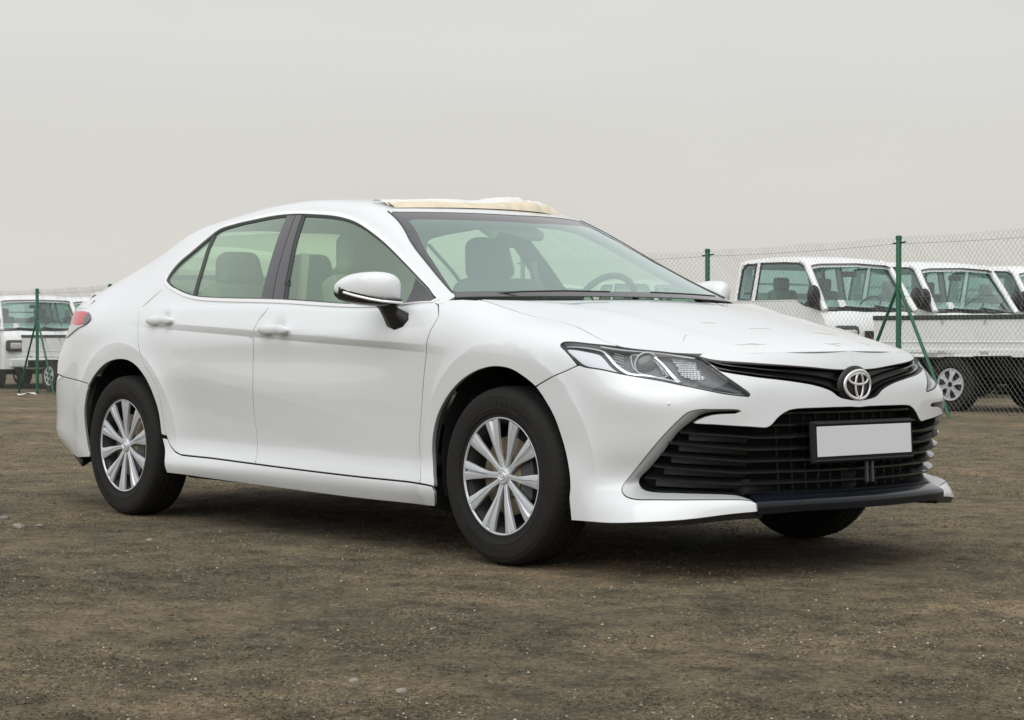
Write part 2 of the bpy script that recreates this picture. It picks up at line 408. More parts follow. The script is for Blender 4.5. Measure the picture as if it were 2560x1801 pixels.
_S = _ext(ST); _xy = np.array([[r[0], r[1]] for r in _S])
_s = np.concatenate([[0], np.cumsum(np.hypot(*np.diff(_xy, axis=0).T))]); _s -= _s[2]
SMAX = _s[-3]
OUT = Spl(_s, _xy)
DTAB = Spl(_s, np.array([list(r[2])+list(r[3]) for r in _S]))
VM = spl_matrix(VR); _VS = Spl(VR, VR)
def zcr(x): return .813-.0485*(x+.24)
def outline(s):
    o = OUT(s); e = 1e-3; t = (OUT(np.asarray(s)+e)-OUT(np.asarray(s)-e))/(2*e)
    t /= np.linalg.norm(t, axis=1)[:, None]
    return o, np.stack([-t[:, 1], t[:, 0]], 1)   # outward normal (y positive side)
def W(s, v, off=0.0):
    """lower body, near side (y negative): s runs from the tail centre round the side to the nose centre"""
    s = np.atleast_1d(np.asarray(s, float)); v = np.atleast_1d(np.asarray(v, float))
    o, n = outline(s)
    T = DTAB(s); d = T[:, :12]; z = T[:, 12:]
    i, a, b, h = _VS.basis(v); k = np.arange(len(v))
    def ev(y):
        m = y @ VM.T
        return a*y[k, i]+b*y[k, i+1]+((a**3-a)*m[k, i]+(b**3-b)*m[k, i+1])*h*h/6
    dd = ev(d); zz = ev(z); x = o[:, 0]
    n = np.where(n[:, :1]*0+1 > 0, n, n)
    # shoulder crease: a narrow undercut band below the line, fading at both ends
    q = zz-zcr(x); A = .013*sst(-2.95, -2.2, x)*(1-sst(-.75, -.24, x))
    wdt = .030
    band = np.where(q > 0, 0, np.where(q > -wdt, -q/wdt, np.maximum(0, 1+(q+wdt)/.22)))
    dd = dd+A*band
    # the doors' lower facet: a soft diagonal edge falling towards the front, hollow beneath it
    zl = .707-.1335*(x+2.35); qb = zl-zz
    dd = dd+.007*np.clip(qb/.16, 0, 1)*sst(.29, .40, zz)*sst(-2.46, -2.2, x)*(1-sst(-1.35, -.55, x))
    # wheel-arch flares
    for xc in (0., -2.825):
        r = np.hypot(x-xc, (zz-.345))
        dd = dd-.013*np.where(r < .485, 1, np.exp(-(np.maximum(r-.485, 0)/.055)))*sst(.20, .30, zz+.1)*(s > 3.0*0)
    for (hx, hz) in ((-1.49, .893), (-2.47, .937)):
        rr = ((x-hx)/.052)**2+((zz-hz)/.036)**2
        dd = dd+.014*np.exp(-np.minimum(rr, 20)**1.5)
    dd = dd+off
    return np.stack([x-n[:, 0]*dd, -(o[:, 1]-n[:, 1]*dd), zz], 1)
def s_of_x(x):
    xs = np.linspace(_s[3], _s[-4], 4000); ox = OUT(xs)[:, 0]; return np.interp(x, ox, xs)
# greenhouse: corner line (A-pillar, roof rail, C-pillar)
CL = np.array([(-.20,.83,.915),(-.407,.762,1.017),(-.575,.708,1.10),(-.846,.645,1.236),(-1.154,.592,1.380),(-1.30,.580,1.425),(-1.45,.575,1.448),(-1.70,.572,1.465),
 (-1.94,.572,1.461),(-2.1,.572,1.450),(-2.27,.572,1.432),(-2.5,.574,1.404),(-2.7,.585,1.364),(-2.94,.610,1.264),(-3.1,.630,1.205),(-3.29,.655,1.138),(-3.40,.675,1.095),(-3.5,.70,1.05)])[::-1]
CLS = Spl(CL[:, 0], CL[:, 1:])
BOW = Spl([-3.6,-3.3,-3.0,-2.7,-2.3,-1.9,-1.5,-1.3,-1.15,-.9,-.6,-.4,-.2], [-.10,-.10,-.10,-.08,0,.0,.06,.13,.19,.20,.20,.20,.20])
DOME = Spl([-3.6,-3.3,-2.7,-2.2,-1.7,-1.3,-1.1,-.9,-.4,-.2], [.03,.03,.028,.022,.018,.012,.008,.006,.006,.006])
def belt(x):
    """where greenhouse side leaves the body: y and z"""
    P = W(s_of_x(x), np.full(np.shape(x), 1.0)); return -P[:, 1], P[:, 2]
def G(x, z):
    yb, zb = belt(x); yc, zc = CLS(x).T
    u = (z-zb)/np.maximum(zc-zb, .03)
    lin = yb+(yc-yb)*u
    return lin + .022*4*u*(1-u)*np.clip((zc-zb)/.4, 0, 1)
def Cg(a, w, off=0.0):
    """greenhouse, near side: w 0..1 side, 1..2 top to the centre line"""
    a = np.atleast_1d(np.asarray(a, float)); w = np.atleast_1d(np.asarray(w, float))
    def raw(a, w):
        c = CLS(a); yc, zc = c[:, 0], c[:, 1]; yb, zb = belt(a)
        u = np.minimum(w, 1); z = zb+(zc-zb)*u; y = G(a, z)
        b = np.clip(2-w, -1, 1); k = 1-b*b
        top = np.stack([a+BOW(a)*k, -b*yc, zc+DOME(a)*k], 1)
        side = np.stack([a, -y, z], 1)
        return np.where((w < 1)[:, None], side, top)
    P = 0; ks = ((-.075, .1), (-.05, .2), (-.025, .25)); tot = 0
    rr = .9
    c = CLS(a); yb, zb = belt(a); L = np.maximum(c[:, 1]-zb, .05); 
    for dk, wt in [(-1, .08), (-.7, .12), (-.35, .16), (0, .28), (.35, .16), (.7, .12), (1, .08)]:
        dw = dk*.045/np.where(np.sign(dk) < 0, np.hypot(L, .25), .6)
        P = P+wt*raw(a, w+dw)
    # keep exact ends
    tt = sst(1.55, 1.85, w)[:, None]; P = P*(1-tt)+raw(a, w)*tt
    if np.any(w < .2): 
        m = (w < .2)[:, None]; P = np.where(m, raw(a, w), P)
    if off:
        N = snormal(Cg, a, w); P = P-N*off
    return P
def snormal(F, s, v, e=1e-3):
    du = F(s+e, v)-F(s-e, v); dv = F(s, v+e)-F(s, v-e)
    n = np.cross(du, dv); n /= np.maximum(np.linalg.norm(n, axis=1), 1e-9)[:, None]
    return n
# hood: x, y -> z
def Hood(x, y, off=0.0):
    x = np.atleast_1d(np.asarray(x, float)); y = np.atleast_1d(np.asarray(y, float)); ay = np.abs(y)
    ze = HE(x); ye = HY(x)                       # edge height and half width at x
    zc = HC(x)
    u = np.clip(ay/ye, 0, 1.15)
    z = zc+(ze-zc)*u**1.9
    z = z+.005*np.exp(-((ay-(.50-.10*(x-.1)))/.07)**2)*sst(-.25, .1, x)*(1-sst(.6, .8, x))   # soft bonnet ridges
    return np.stack([x, y, z-off], 1)
HC = Spl([-.35,-.1,.1,.3,.5,.65,.78,.86,.93,.98], [1.018,1.001,.979,.945,.907,.878,.850,.828,.798,.75])
_tv = np.linspace(s_of_x(-.42), SMAX, 900); _tp = W(_tv, np.full(900, 1.04))
def HE(x): return np.interp(x, _tp[:, 0], _tp[:, 2])
def HY(x): return np.interp(x, _tp[:, 0], -_tp[:, 1])

# outlines on the body surfaces (surface coordinates)
T = {
 'gap_front': [(4.0974, 1.0198), (4.171, 0.942), (4.1516, 0.8764), (4.1401, 0.8402), (4.1366, 0.821), (4.1129, 0.7334), (4.0999, 0.6705), (4.0797, 0.5534), (4.0693, 0.4986), (4.0598, 0.389), (4.0825, 0.3252), (4.0942, 0.2829)],
 'gap_mid': [(2.9209, 1.0177), (2.9476, 0.971), (2.9154, 0.932), (2.905, 0.9035), (2.8921, 0.8513), (2.8823, 0.7363), (2.883, 0.6498), (2.8703, 0.5064), (2.8784, 0.4334), (2.8809, 0.3787), (2.8884, 0.3306), (2.8936, 0.3021)],
 'gap_rear': [(1.8967, 1.0525), (1.855, 1.0141), (1.8611, 0.9734), (1.8751, 0.9267), (1.8961, 0.8789), (1.921, 0.8222), (1.9289, 0.8083), (1.9706, 0.7293), (2.0439, 0.6671), (2.0922, 0.5971), (2.112, 0.5033), (2.1285, 0.4097), (2.1662, 0.3564), (2.2211, 0.3277), (2.2626, 0.3155)],
 'door_bottom': [(2.2107, 0.3232), (2.2301, 0.3176), (2.5685, 0.3103), (2.8936, 0.3021), (3.2415, 0.294), (3.6468, 0.2871), (4.0942, 0.2829), (4.1878, 0.2762)],
 'rocker_bottom': [(2.1656, 0.2246), (2.5583, 0.2138), (3.1086, 0.2031), (3.6131, 0.1947), (4.1602, 0.1945)],
 'rocker_crease': [(2.2746, 0.3098), (2.5878, 0.2742), (3.1371, 0.2491), (3.6392, 0.2342), (4.1705, 0.2301)],
 'arch_rear': [(1.3929, 0.2627), (1.3716, 0.3076), (1.3594, 0.3905), (1.3617, 0.4657), (1.3866, 0.5412), (1.4356, 0.6168), (1.5116, 0.6757), (1.6175, 0.726), (1.7181, 0.7455), (1.8309, 0.7424), (1.9239, 0.709), (2.0031, 0.6468), (2.0563, 0.5649), (2.0812, 0.4946), (2.0897, 0.4162), (2.0981, 0.385), (2.1463, 0.3014), (2.1644, 0.2241)],
 'arch_front': [(4.1592, 0.1946), (4.1824, 0.2389), (4.1818, 0.2889), (4.158, 0.337), (4.1468, 0.4087), (4.1591, 0.4818), (4.1919, 0.5496), (4.2537, 0.6177), (4.3413, 0.6799), (4.4319, 0.7176), (4.5182, 0.7366), (4.5767, 0.7404), (4.6496, 0.7331), (4.7112, 0.7096), (4.7771, 0.6704), (4.8253, 0.6185), (4.8645, 0.5636), (4.8931, 0.4925), (4.9141, 0.4256), (4.9319, 0.3491), (4.9331, 0.3079), (4.9239, 0.2607), (4.9161, 0.2316), (4.9254, 0.1921)],
 'gap_bumper': [(4.7771, 0.6704), (4.8456, 0.7047), (4.9242, 0.7517), (4.975, 0.7947)],
 'gap_rbumper': [(1.1154, 0.6513), (1.2953, 0.6392), (1.4271, 0.6266)],
 'tail': [(0.9512, 0.8421), (0.993, 0.8812), (1.018, 0.9444), (1.0158, 0.9785), (1.2865, 0.9821), (1.3596, 0.9646), (1.3904, 0.9435), (1.3769, 0.927), (1.2738, 0.8983), (1.1285, 0.8608)],
 'head': [(4.8779, 0.8911), (4.8774, 0.9103), (4.887, 0.9274), (4.9692, 0.9804), (5.055, 1.0242), (5.1928, 1.0439), (5.3151, 1.0385), (5.4494, 1.0151), (5.4889, 0.9476), (5.5414, 0.8461), (5.6025, 0.7413), (5.6274, 0.701), (5.6316, 0.686), (5.6247, 0.6765), (5.6101, 0.679), (5.5296, 0.6967), (5.3997, 0.7504), (5.2964, 0.7953), (5.1914, 0.8186), (5.0909, 0.8186), (5.0049, 0.7987), (4.9816, 0.7992), (4.9556, 0.8198), (4.9122, 0.8575), (4.8849, 0.8798)],
 'head_white': [(4.9055, 0.8817), (4.9938, 0.9243), (5.038, 0.9315), (5.0646, 0.9054), (5.096, 0.8665), (5.1328, 0.8345), (5.0762, 0.8225), (5.0039, 0.8084), (4.984, 0.8127), (4.948, 0.8414)],
 'head_chrome': [(4.9038, 0.8869), (4.9911, 0.9327), (5.0417, 0.9453), (5.0708, 0.9186), (5.1084, 0.8735), (5.1407, 0.8468), (5.1732, 0.8298), (5.2396, 0.8301), (5.3304, 0.8012), (5.3626, 0.7832)],
 'head_chrome2': [(5.2477, 0.985), (5.2817, 0.9395), (5.322, 0.8668), (5.366, 0.7832)],
 'head_lens': [(5.2156, 0.91)],
 'head_turn': [(5.3141, 0.9924), (5.3834, 0.9869), (5.4443, 0.948), (5.4571, 0.869), (5.4763, 0.8016), (5.4012, 0.8167), (5.3721, 0.8388), (5.3423, 0.9213)],
 'grille_top': [(5.4615, 1.0159), (5.5213, 0.9826), (5.6646, 0.9543), (5.8929, 0.9142), (6.0287, 0.888), (6.1153, 0.883)],
 'grille_bot': [(5.4615, 1.0159), (5.4893, 0.9518), (5.515, 0.8905), (5.648, 0.8336), (5.7968, 0.7929), (5.9154, 0.7522), (5.9902, 0.7081), (6.0331, 0.6653), (6.0893, 0.648), (6.1336, 0.6437)],
 'hoodline': [(5.4589, 1.0286), (5.4999, 1.0455), (5.6817, 1.0464), (5.8352, 1.0434), (5.9581, 1.0482), (6.136, 1.0467)],
 'tusk': [(6.083, 0.6105), (5.9494, 0.6097), (5.8086, 0.6045), (5.7773, 0.5927), (5.7462, 0.5698), (5.7192, 0.5413), (5.7002, 0.5313), (5.6339, 0.5345), (5.4937, 0.5451), (5.4165, 0.5531), (5.4257, 0.5623), (5.4605, 0.5799), (5.4968, 0.5896), (5.5836, 0.5954), (5.5908, 0.601)],
 'fang_outer': [(5.5908, 0.6018), (5.5837, 0.6061), (5.4934, 0.6101), (5.4349, 0.61), (5.4011, 0.5986), (5.3684, 0.5639), (5.3323, 0.5223), (5.2526, 0.4334), (5.1903, 0.3677), (5.1602, 0.3314), (5.1569, 0.3156), (5.1743, 0.2977), (5.2141, 0.2863), (5.3102, 0.2834), (5.4888, 0.2778), (5.5898, 0.269), (5.6206, 0.2591), (5.6526, 0.2237)],
 'fang_inner': [(5.5894, 0.5994), (5.4934, 0.5976), (5.4476, 0.5863), (5.4164, 0.5624), (5.3683, 0.5225), (5.3058, 0.4468), (5.2481, 0.3891), (5.2083, 0.3522), (5.2078, 0.3362), (5.2322, 0.3148), (5.2809, 0.3062), (5.3682, 0.3032), (5.5809, 0.2863), (5.6161, 0.2687)],
 'skirt_bottom': [(4.9277, 0.191), (5.1196, 0.2094), (5.3167, 0.2196), (5.4836, 0.2204), (5.6545, 0.2215)],
 'skirt_crease': [(4.9402, 0.2325), (5.1126, 0.2495), (5.3692, 0.2705), (5.615, 0.2642)],
 'soft_crease': [(4.9471, 0.6681), (5.1019, 0.6911), (5.3683, 0.6571), (5.5908, 0.6043)],
 'crease_top': [(1.6146, 0.9418), (1.9663, 0.9295), (2.2147, 0.914), (2.9136, 0.8829), (3.2047, 0.8676), (4.1268, 0.8235), (4.3206, 0.8151)],
 'belly': [(2.124, 0.7072), (2.5207, 0.6663), (2.8778, 0.6203), (3.0803, 0.5846), (3.6329, 0.5121), (3.9108, 0.4709)],
 'ws_corner': [(4.0974, 1.0198), (4.1711, 1.031), (4.2844, 1.0464)],
 'handle_f': [(3.0502, 0.8841)],
 'handle_r': [(2.0702, 0.9284)],
 'mirror_base': [(3.8871, 0.9335)],
 'slat_l': [(5.3743, 0.5193), (5.3318, 0.4829), (5.3024, 0.4425), (5.2696, 0.4012), (5.2363, 0.3597)],
 'slat_m': [(5.7079, 0.5415), (5.707, 0.4969), (5.7073, 0.4547), (5.7096, 0.4162), (5.7121, 0.3785), (5.7085, 0.3373), (5.6976, 0.3046)],
 'slat_c': [(6.0772, 0.5813), (6.0759, 0.5507)],
 'dlo_outer': [(-2.6044, 0.2878), (-2.6156, 0.3312), (-2.6166, 0.4058), (-2.5895, 0.5455), (-2.5288, 0.6633), (-2.4584, 0.7977), (-2.3922, 0.8901), (-2.2518, 0.9066), (-2.0798, 0.9003), (-1.9166, 0.9024), (-1.7641, 0.896), (-1.5912, 0.8853), (-1.4553, 0.8821), (-1.3486, 0.874), (-1.2609, 0.8651), (-1.1204, 0.8434), (-0.9747, 0.8199), (-0.8474, 0.7834), (-0.7169, 0.717), (-0.5797, 0.5887), (-0.4616, 0.3003)],
 'dlo_bottom': [(-2.6044, 0.2878), (-2.5349, 0.2125), (-2.4133, 0.1264), (-2.2909, 0.0682), (-2.1686, 0.0398), (-1.8938, 0.0125), (-1.6212, -0.0046), (-1.3043, -0.0083), (-0.9154, -0.03), (-0.8036, -0.03), (-0.6435, -0.03), (-0.4532, 0.2245)],
 'dlo_inner': [(-2.5719, 0.2737), (-2.5833, 0.3241), (-2.5646, 0.4892), (-2.5112, 0.6259), (-2.4304, 0.7879), (-2.3533, 0.8606), (-2.1777, 0.8739), (-2.0077, 0.8678), (-1.8327, 0.8637), (-1.5711, 0.8442), (-1.4151, 0.8415), (-1.308, 0.8328), (-1.1685, 0.8076), (-1.0152, 0.7846), (-0.8517, 0.7356), (-0.6943, 0.637), (-0.4909, 0.2851)],
 'bp_l': [(-1.7035, 0.0251), (-1.745, 0.3453), (-1.7946, 0.6718), (-1.8213, 0.862)],
 'bp_m': [(-1.6115, 0.017), (-1.6611, 0.3185), (-1.7109, 0.6269), (-1.7585, 0.8954)],
 'bp_r': [(-1.5035, 0.02), (-1.5758, 0.3713), (-1.6376, 0.6512), (-1.6777, 0.8491)],
 'qdiv': [(-2.2819, 0.0932), (-2.3351, 0.4376), (-2.3813, 0.6426), (-2.41, 0.8041)],
 'sail': [(-0.6194, 0.0407), (-0.6718, 0.3856), (-0.7072, 0.6465), (-0.4909, 0.2851)],
 'ws_left': [(-1.1771, 1.073), (-0.862, 0.9784), (-0.6779, 0.936), (-0.4945, 0.8669), (-0.41, 0.7897)],
 'ws_top': [(-1.1771, 1.073), (-1.1746, 1.5987), (-1.1322, 1.9745)],
 'ws_right': [(-1.1152, 1.1966), (-0.8278, 1.133), (-0.5647, 1.1065), (-0.418, 1.0219)],
}

# ---------------------------------------------------------------- the white sedan
car = thing('sedan', 'large white sedan with wheel covers parked in the foreground, its number plate blank', 'car')
TR = {k: np.array(v) for k, v in T.items()}
def sl(k, step=.02): return smooth_line(TR[k], step)
def cut(P, fn): return np.array([p for p in P if fn(p)])
S_END = SMAX
# gap lines, clipped to the belt
g_front = sl('gap_front'); g_front[:, 1] = np.minimum(g_front[:, 1], 1.0)
g_front = np.vstack([[g_front[0][0], 1.0], cut(g_front, lambda p: p[1] < .998)])
g_mid = np.vstack([[2.925, 1.0], cut(sl('gap_mid'), lambda p: p[1] < .985)])
g_rear = np.vstack([[1.853, 1.0], cut(sl('gap_rear'), lambda p: p[1] < .985)])
g_rear = g_rear[:-1]
db = sl('door_bottom')
rb = sl('rocker_bottom'); rb[:, 1] = np.maximum(rb[:, 1], .192)
def seg(P, a, b): return cut(P, lambda p: a < p[0] < b)
crease_lines = []
for dz in (.003, -.002, -.015, -.0275, -.0325, -.06):
    xs = np.arange(-3.0, -.2, .03); crease_lines.append(np.stack([s_of_x(xs), zcr(xs)+dz], 1))
def nW(uv, N):
    """ease body normals into the pillar normals at the belt, so the rear quarter runs up unbroken"""
    q = (uv[:, 0] < 2.1) & (uv[:, 0] > 1.2) & (uv[:, 1] > .90)
    if q.any():
        x = OUT(uv[q, 0])[:, 0]; nc = snormal(Cg, x, np.full(q.sum(), .03)); nc[nc[:, 1] > 0] *= -1
        t = sst(.90, 1.0, uv[q, 1])[:, None]*.5*sst(1.2, 1.35, uv[q, 0])[:, None]; N[q] = N[q]*(1-t)+nc*t; N[q] /= np.linalg.norm(N[q], axis=1)[:, None]
    return N
def nC(uv, N):
    q = (uv[:, 1] < .2)
    if q.any():
        s = s_of_x(uv[q, 0]); nw = snormal(W, s, np.full(q.sum(), .998)); nw[nw[:, 1] > 0] *= -1
        t = sst(.2, 0, uv[q, 1])[:, None]*.5; N[q] = N[q]*(1-t)+nw*t; N[q] /= np.linalg.norm(N[q], axis=1)[:, None]
    return N
SP = .024
for dz in (.004, -.004, -.03):
    xs = np.arange(-2.42, -.6, .03); crease_lines.append(np.stack([s_of_x(xs), .707-.1335*(xs+2.35)+dz], 1))
for xc in (0., -2.825):
    for rr in (.479, .4865, .50, .53):
        q = np.linspace(math.radians(-12), math.radians(192), int(rr*3.6/.016)); xs = xc+rr*np.cos(q); zs = .345+rr*np.sin(q)
        crease_lines.append(np.stack([s_of_x(xs), zs], 1))
# doors ------------------------------------------------------------
d1 = seg(db, g_mid[-1][0]+.01, g_front[-1][0]-.01)
top1 = np.stack([np.linspace(g_front[0][0], g_mid[0][0], 60), np.full(60, 1.0)], 1)[1:-1]
front_door = panel('front_door', W, [np.vstack([g_mid, d1, g_front[::-1], top1])], M['paint'], car, sp=SP, lines=crease_lines, keep=lambda p: p[1] > .9985, nfix=nW)
d2 = seg(db, g_rear[-1][0]+.01, g_mid[-1][0]-.01)
top2 = np.stack([np.linspace(g_mid[0][0], g_rear[0][0], 60), np.full(60, 1.0)], 1)[1:-1]
rear_door = panel('rear_door', W, [np.vstack([g_rear, d2, g_mid[::-1], top2])], M['paint'], car, sp=SP, lines=crease_lines, keep=lambda p: p[1] > .9985, nfix=nW)
# rocker -----------------------------------------------------------
ar = sl('arch_rear'); af = sl('arch_front')
ar[:, 1] = np.maximum(ar[:, 1], .192); af[:, 1] = np.maximum(af[:, 1], .192)
seam_y = .392
ar_low = cut(ar[len(ar)//2:], lambda p: p[1] < seam_y)
af_low = cut(af[:len(af)//3], lambda p: p[1] < .272)
gr_low = cut(g_rear, lambda p: p[1] < seam_y-.01)
rock = np.vstack([gr_low+[-.003, 0], seg(db, gr_low[-1][0]+.02, 4.185)-[0, .002], af_low[::-1], seg(rb, ar_low[-1][0]+.01, af_low[0][0]-.01)[::-1], ar_low[::-1]])
rocker = panel('side_sill', W, [rock], M['paint'], car, sp=.02, lines=[sl('rocker_crease')])
# fender -----------------------------------------------------------
gb = sl('gap_bumper')
head = smooth_line(TR['head'], .012, closed=True)
gf_s = g_front[0][0]
top_f = np.stack([np.linspace(5.075, s_of_x(-.27)[()] if np.ndim(s_of_x(-.27)) == 0 else s_of_x(-.27)[0], 60), np.full(60, 1.04)], 1)
af_mid = cut(af[:len(af)], lambda p: p[1] > .272)
ia = int(np.argmin(np.hypot(*(af_mid-gb[0]).T)))
hu = TR['head']  # headlamp outline: upper left part from the gap to the bonnet corner
hl = smooth_line(np.array([gb[-1], hu[23], hu[24], hu[0], hu[1], hu[2], hu[3], hu[4]]), .015)
wsc = np.array([[4.285, 1.035], [4.22, 1.028], [4.16, 1.02], [gf_s+.02, 1.008]])
sill_top = seg(db, g_front[-1][0]+.01, af_mid[0][0]-.004)
fend = np.vstack([g_front, sill_top, af_mid[:ia], gb, hl[1:], top_f, wsc])
fender = panel('front_fender', W, [fend], M['paint'], car, sp=SP, lines=crease_lines, flange=.02)
# rear quarter -----------------------------------------------------
tail = np.array([(.80, .83), (.88, .84), (1.00, .85), (1.128, .861), (1.274, .899), (1.372, .925), (1.392, .944), (1.365, .965), (1.29, .984), (1.15, .988), (1.0, .985), (.80, .98)])
arq = ar[:]; grb = sl('gap_rbumper')
ir = int(np.argmin(np.hypot(*(arq-grb[-1]).T)))
up = cut(arq[ir:], lambda p: p[1] > seam_y or p[0] < 1.9)
g_up = cut(g_rear, lambda p: p[1] > seam_y)
deck = np.stack([np.linspace(.80, 1.27, 20), np.full(20, 1.04)], 1)
beltq = np.stack([np.linspace(1.2701, 1.853, 30), np.full(30, 1.0)], 1)
tl_edge = smooth_line(tail[:9][::1], .02)
qouter = np.vstack([[.80, .66], grb, up, [[g_up[-1][0], seam_y]], g_up[::-1][1:], beltq[::-1], deck[::-1]])
tailc = np.vstack([smooth_line(tail[1:11], .02)])
keepq = lambda p: (p[1] > .999 and p[0] > 1.26) or p[0] < .801
quarter = panel('rear_quarter', W, [qouter, tailc], M['paint'], car, sp=SP, lines=crease_lines, keep=keepq, nfix=nW)
# rear bumper
rbp = np.vstack([[0.0, .65], [.4, .65], [.8, .66], grb, cut(arq[:ir], lambda p: True)[::-1], [[1.2, .25], [1.0, .27], [.6, .27], [0, .27]]])
rear_bumper = panel('rear_bumper', W, [rbp], M['paint'], car, sym=True, sp=.04, keep=lambda p: p[0] < .001)
dif = panel('rear_valance', W, [np.array([[0, .27], [.6, .27], [1.0, .27], [1.2, .25], [1.2, .20], [.6, .2], [0, .2]])], M['dgrey'], car, sym=True, sp=.05, off=.01, keep=lambda p: p[0] < .001)
bootlid = panel('boot_lid', W, [np.array([[0, .66], [.4, .66], [.8, .665], [.8, 1.04], [.4, 1.04], [0, 1.04]])], M['paint'], car, sym=True, sp=.05, keep=lambda p: p[0] < .001)
# tail lamp
tail_lamp = panel('tail_lamp', W, [tailc], M['clearlamp'], car, sp=.02, off=-.003, gap=.002)
tl_r = np.array([(.89, .925), (1.1, .925), (1.318, .925), (1.318, .972), (1.29, .978), (1.15, .981), (.89, .977)])
panel('red_lamp_band', W, [smooth_line(tl_r, .03, closed=True)], M['red'], tail_lamp, sp=.03, off=-.0055, gap=0, flange=.004)
tl_s = np.array([(1.322, .918), (1.372, .927), (1.388, .944), (1.362, .963), (1.322, .974)])
panel('smoked_lamp_edge', W, [smooth_line(tl_s, .015, closed=True)], M['smoke'], tail_lamp, sp=.02, off=-.006, gap=0, flange=.004)
tube('lamp_seam', [tuple(p) for p in W(*smooth_line(tail[2:8], .015).T, -.004)], .0022, M['smoke'], tail_lamp, n=5)
# front bumper ------------------------------------------------------
fo = sl('fang_outer', .015); tk = sl('tusk', .012); fi = sl('fang_inner', .015)
gt = sl('grille_top'); gbt = sl('grille_bot', .015)
# headlamp lower outline from the gap to the grille corner (clockwise along the bottom, round the inner tip, up the inner edge)
hb = smooth_line(np.array([gb[-1]]+[tuple(h) for h in hu[21:7:-1]]), .015)
af_fr = af_mid[ia:]
sk = np.array([[4.9325, .192], [5.10, .198], [5.31, .20], [5.48, .20], [5.6526, .20]])
gb_low = cut(gbt, lambda p: p[0] > 5.53)
bmp = np.vstack([gb, hb[1:-1], gb_low, [[S_END, .6437]], [[S_END, .6105]], tk[:], fo[1:], smooth_line(sk, .03)[::-1], af_fr[::-1]])
soft = [sl('soft_crease'), sl('skirt_crease')]+crease_lines[-8:-4]
front_bumper = panel('front_bumper', W, [bmp], M['paint'], car, sym=True, sp=.022, lines=soft, keep=lambda p: p[0] > S_END-1e-3, flange=.02)
# parking sensor dots
for px_, pz_ in ((5.335, .640),):
    for sgn in (1, -1):
        p = W(px_, pz_, -.001)[0]; bm = bmesh.new(); bmesh.ops.create_uvsphere(bm, u_segments=10, v_segments=6, radius=.0045)
        o = bm_obj('small_round_sensor', bm, M['bead'], front_bumper, smooth=True); o.location = (p[0], p[1]*sgn, p[2])
# grey bevel round the side intakes: strip from the outer line down into the recess
def strip(name, A, B, offa, offb, m, parent, n=70, rows=5, sym=True, roll=.0):
    def rs(P, n):
        d = np.concatenate([[0], np.cumsum(np.hypot(*np.diff(P, axis=0).T))]); t = np.linspace(0, d[-1], n); return np.stack([np.interp(t, d, P[:, 0]), np.interp(t, d, P[:, 1])], 1)
    a, b = rs(A, n), rs(B, n); V = []; F = []
    for k in range(rows+1):
        t = k/rows; q = a*(1-t)+b*t; V.append(W(q[:, 0], q[:, 1], offa+(offb-offa)*t**1.5))
    for k in range(rows):
        for i in range(n-1): F.append((k*n+i, k*n+i+1, (k+1)*n+i+1, (k+1)*n+i))
    V = np.vstack(V)
    o = mesh(name, V, F, m, parent, smooth=True)
    if sym: far_copy(o)
    return o
fo_n = np.vstack([fo[:-4]]); 
strip('intake_surround', fo_n, fi, .001, .030, M['silver_grey'], front_bumper)
# lower grille: dark backing, fins, slats, uprights
lower_grille = panel('lower_grille', W, [np.vstack([[5.16, .31], [5.40, .275], [5.66, .268], [S_END, .268], [S_END, .63], [5.80, .63], [5.72, .56], [5.40, .575], [5.36, .55], [5.18, .36]])], M['void'], car, sym=True, sp=.05, off=.075, flange=0, keep=lambda p: p[0] > S_END-1e-3)
rim_in = panel('intake_inner_edge', W, [np.vstack([fi[::-1], [[5.60, .602]], [[5.4965, .5925]], [[5.43, .566]], [[5.36, .51]], [[5.245, .375]], [[5.222, .345]], [[5.26, .322]], [[5.37, .312]], [[5.60, .30]]])], M['gloss'], lower_grille, sym=True, sp=.03, off=.031, gap=0, flange=.03) if False else None
def sweep(name, s0, s1, sec, m, parent, n=60, sym=True, ends=True):
    """sweep a section given as (dv, off) about the path v(s) along the nose"""
    ss = np.linspace(s0, s1, n); V = []; K = len(sec(0.)[0]); F = []
    for i, s in enumerate(ss):
        t = i/(n-1); vv, oo = sec(t); V.append(W(np.full(K, s), np.array(vv), 0)+0); 
        P = V[-1]; Nn = snormal(W, np.full(K, s), np.full(K, .40)); 
        if Nn[0, 0]*1.0+(-Nn[0, 1])*0 < 0 and s > 5.4 or Nn[0, 1] > 0 and s <= 5.4: Nn = -Nn
        Nn[:, 2] = 0; Nn /= np.linalg.norm(Nn, axis=1)[:, None]
        base = W(np.full(K, s), np.full(K, float(np.mean(vv))), 0)
        P = base.copy(); P[:, 2] = np.array(vv); P = P-Nn*np.array(oo)[:, None]; V[-1] = P
    for i in range(n-1):
        for k in range(K): F.append((i*K+k, i*K+(k+1) % K, (i+1)*K+(k+1) % K, (i+1)*K+k))
    F.append(tuple(range(K)))
    if abs(s1-S_END) > 1e-3: F.append(tuple((n-1)*K+k for k in range(K))[::-1])
    V = np.vstack(V); cc = abs(s1-S_END) < 1e-3
    if sym and cc: N0 = len(V); F = F+[tuple(x+N0 for x in f[::-1]) for f in F]; V = np.vstack([V, V*[1, -1, 1]])
    o = mesh(name, V, F, m, parent, smooth=True, autos=30)
    bm = bmesh.new(); bm.from_mesh(o.data); bmesh.ops.remove_doubles(bm, verts=bm.verts, dist=1e-4); bmesh.ops.recalc_face_normals(bm, faces=bm.faces); bm.to_mesh(o.data); bm.free()
    if sym and not cc: far_copy(o)
    return o
sl_ends = [(5.376, .521), (5.336, .484), (5.306, .443), (5.274, .401), (5.241, .359)]
sl_z = [.498, .456, .415, .375, .336]
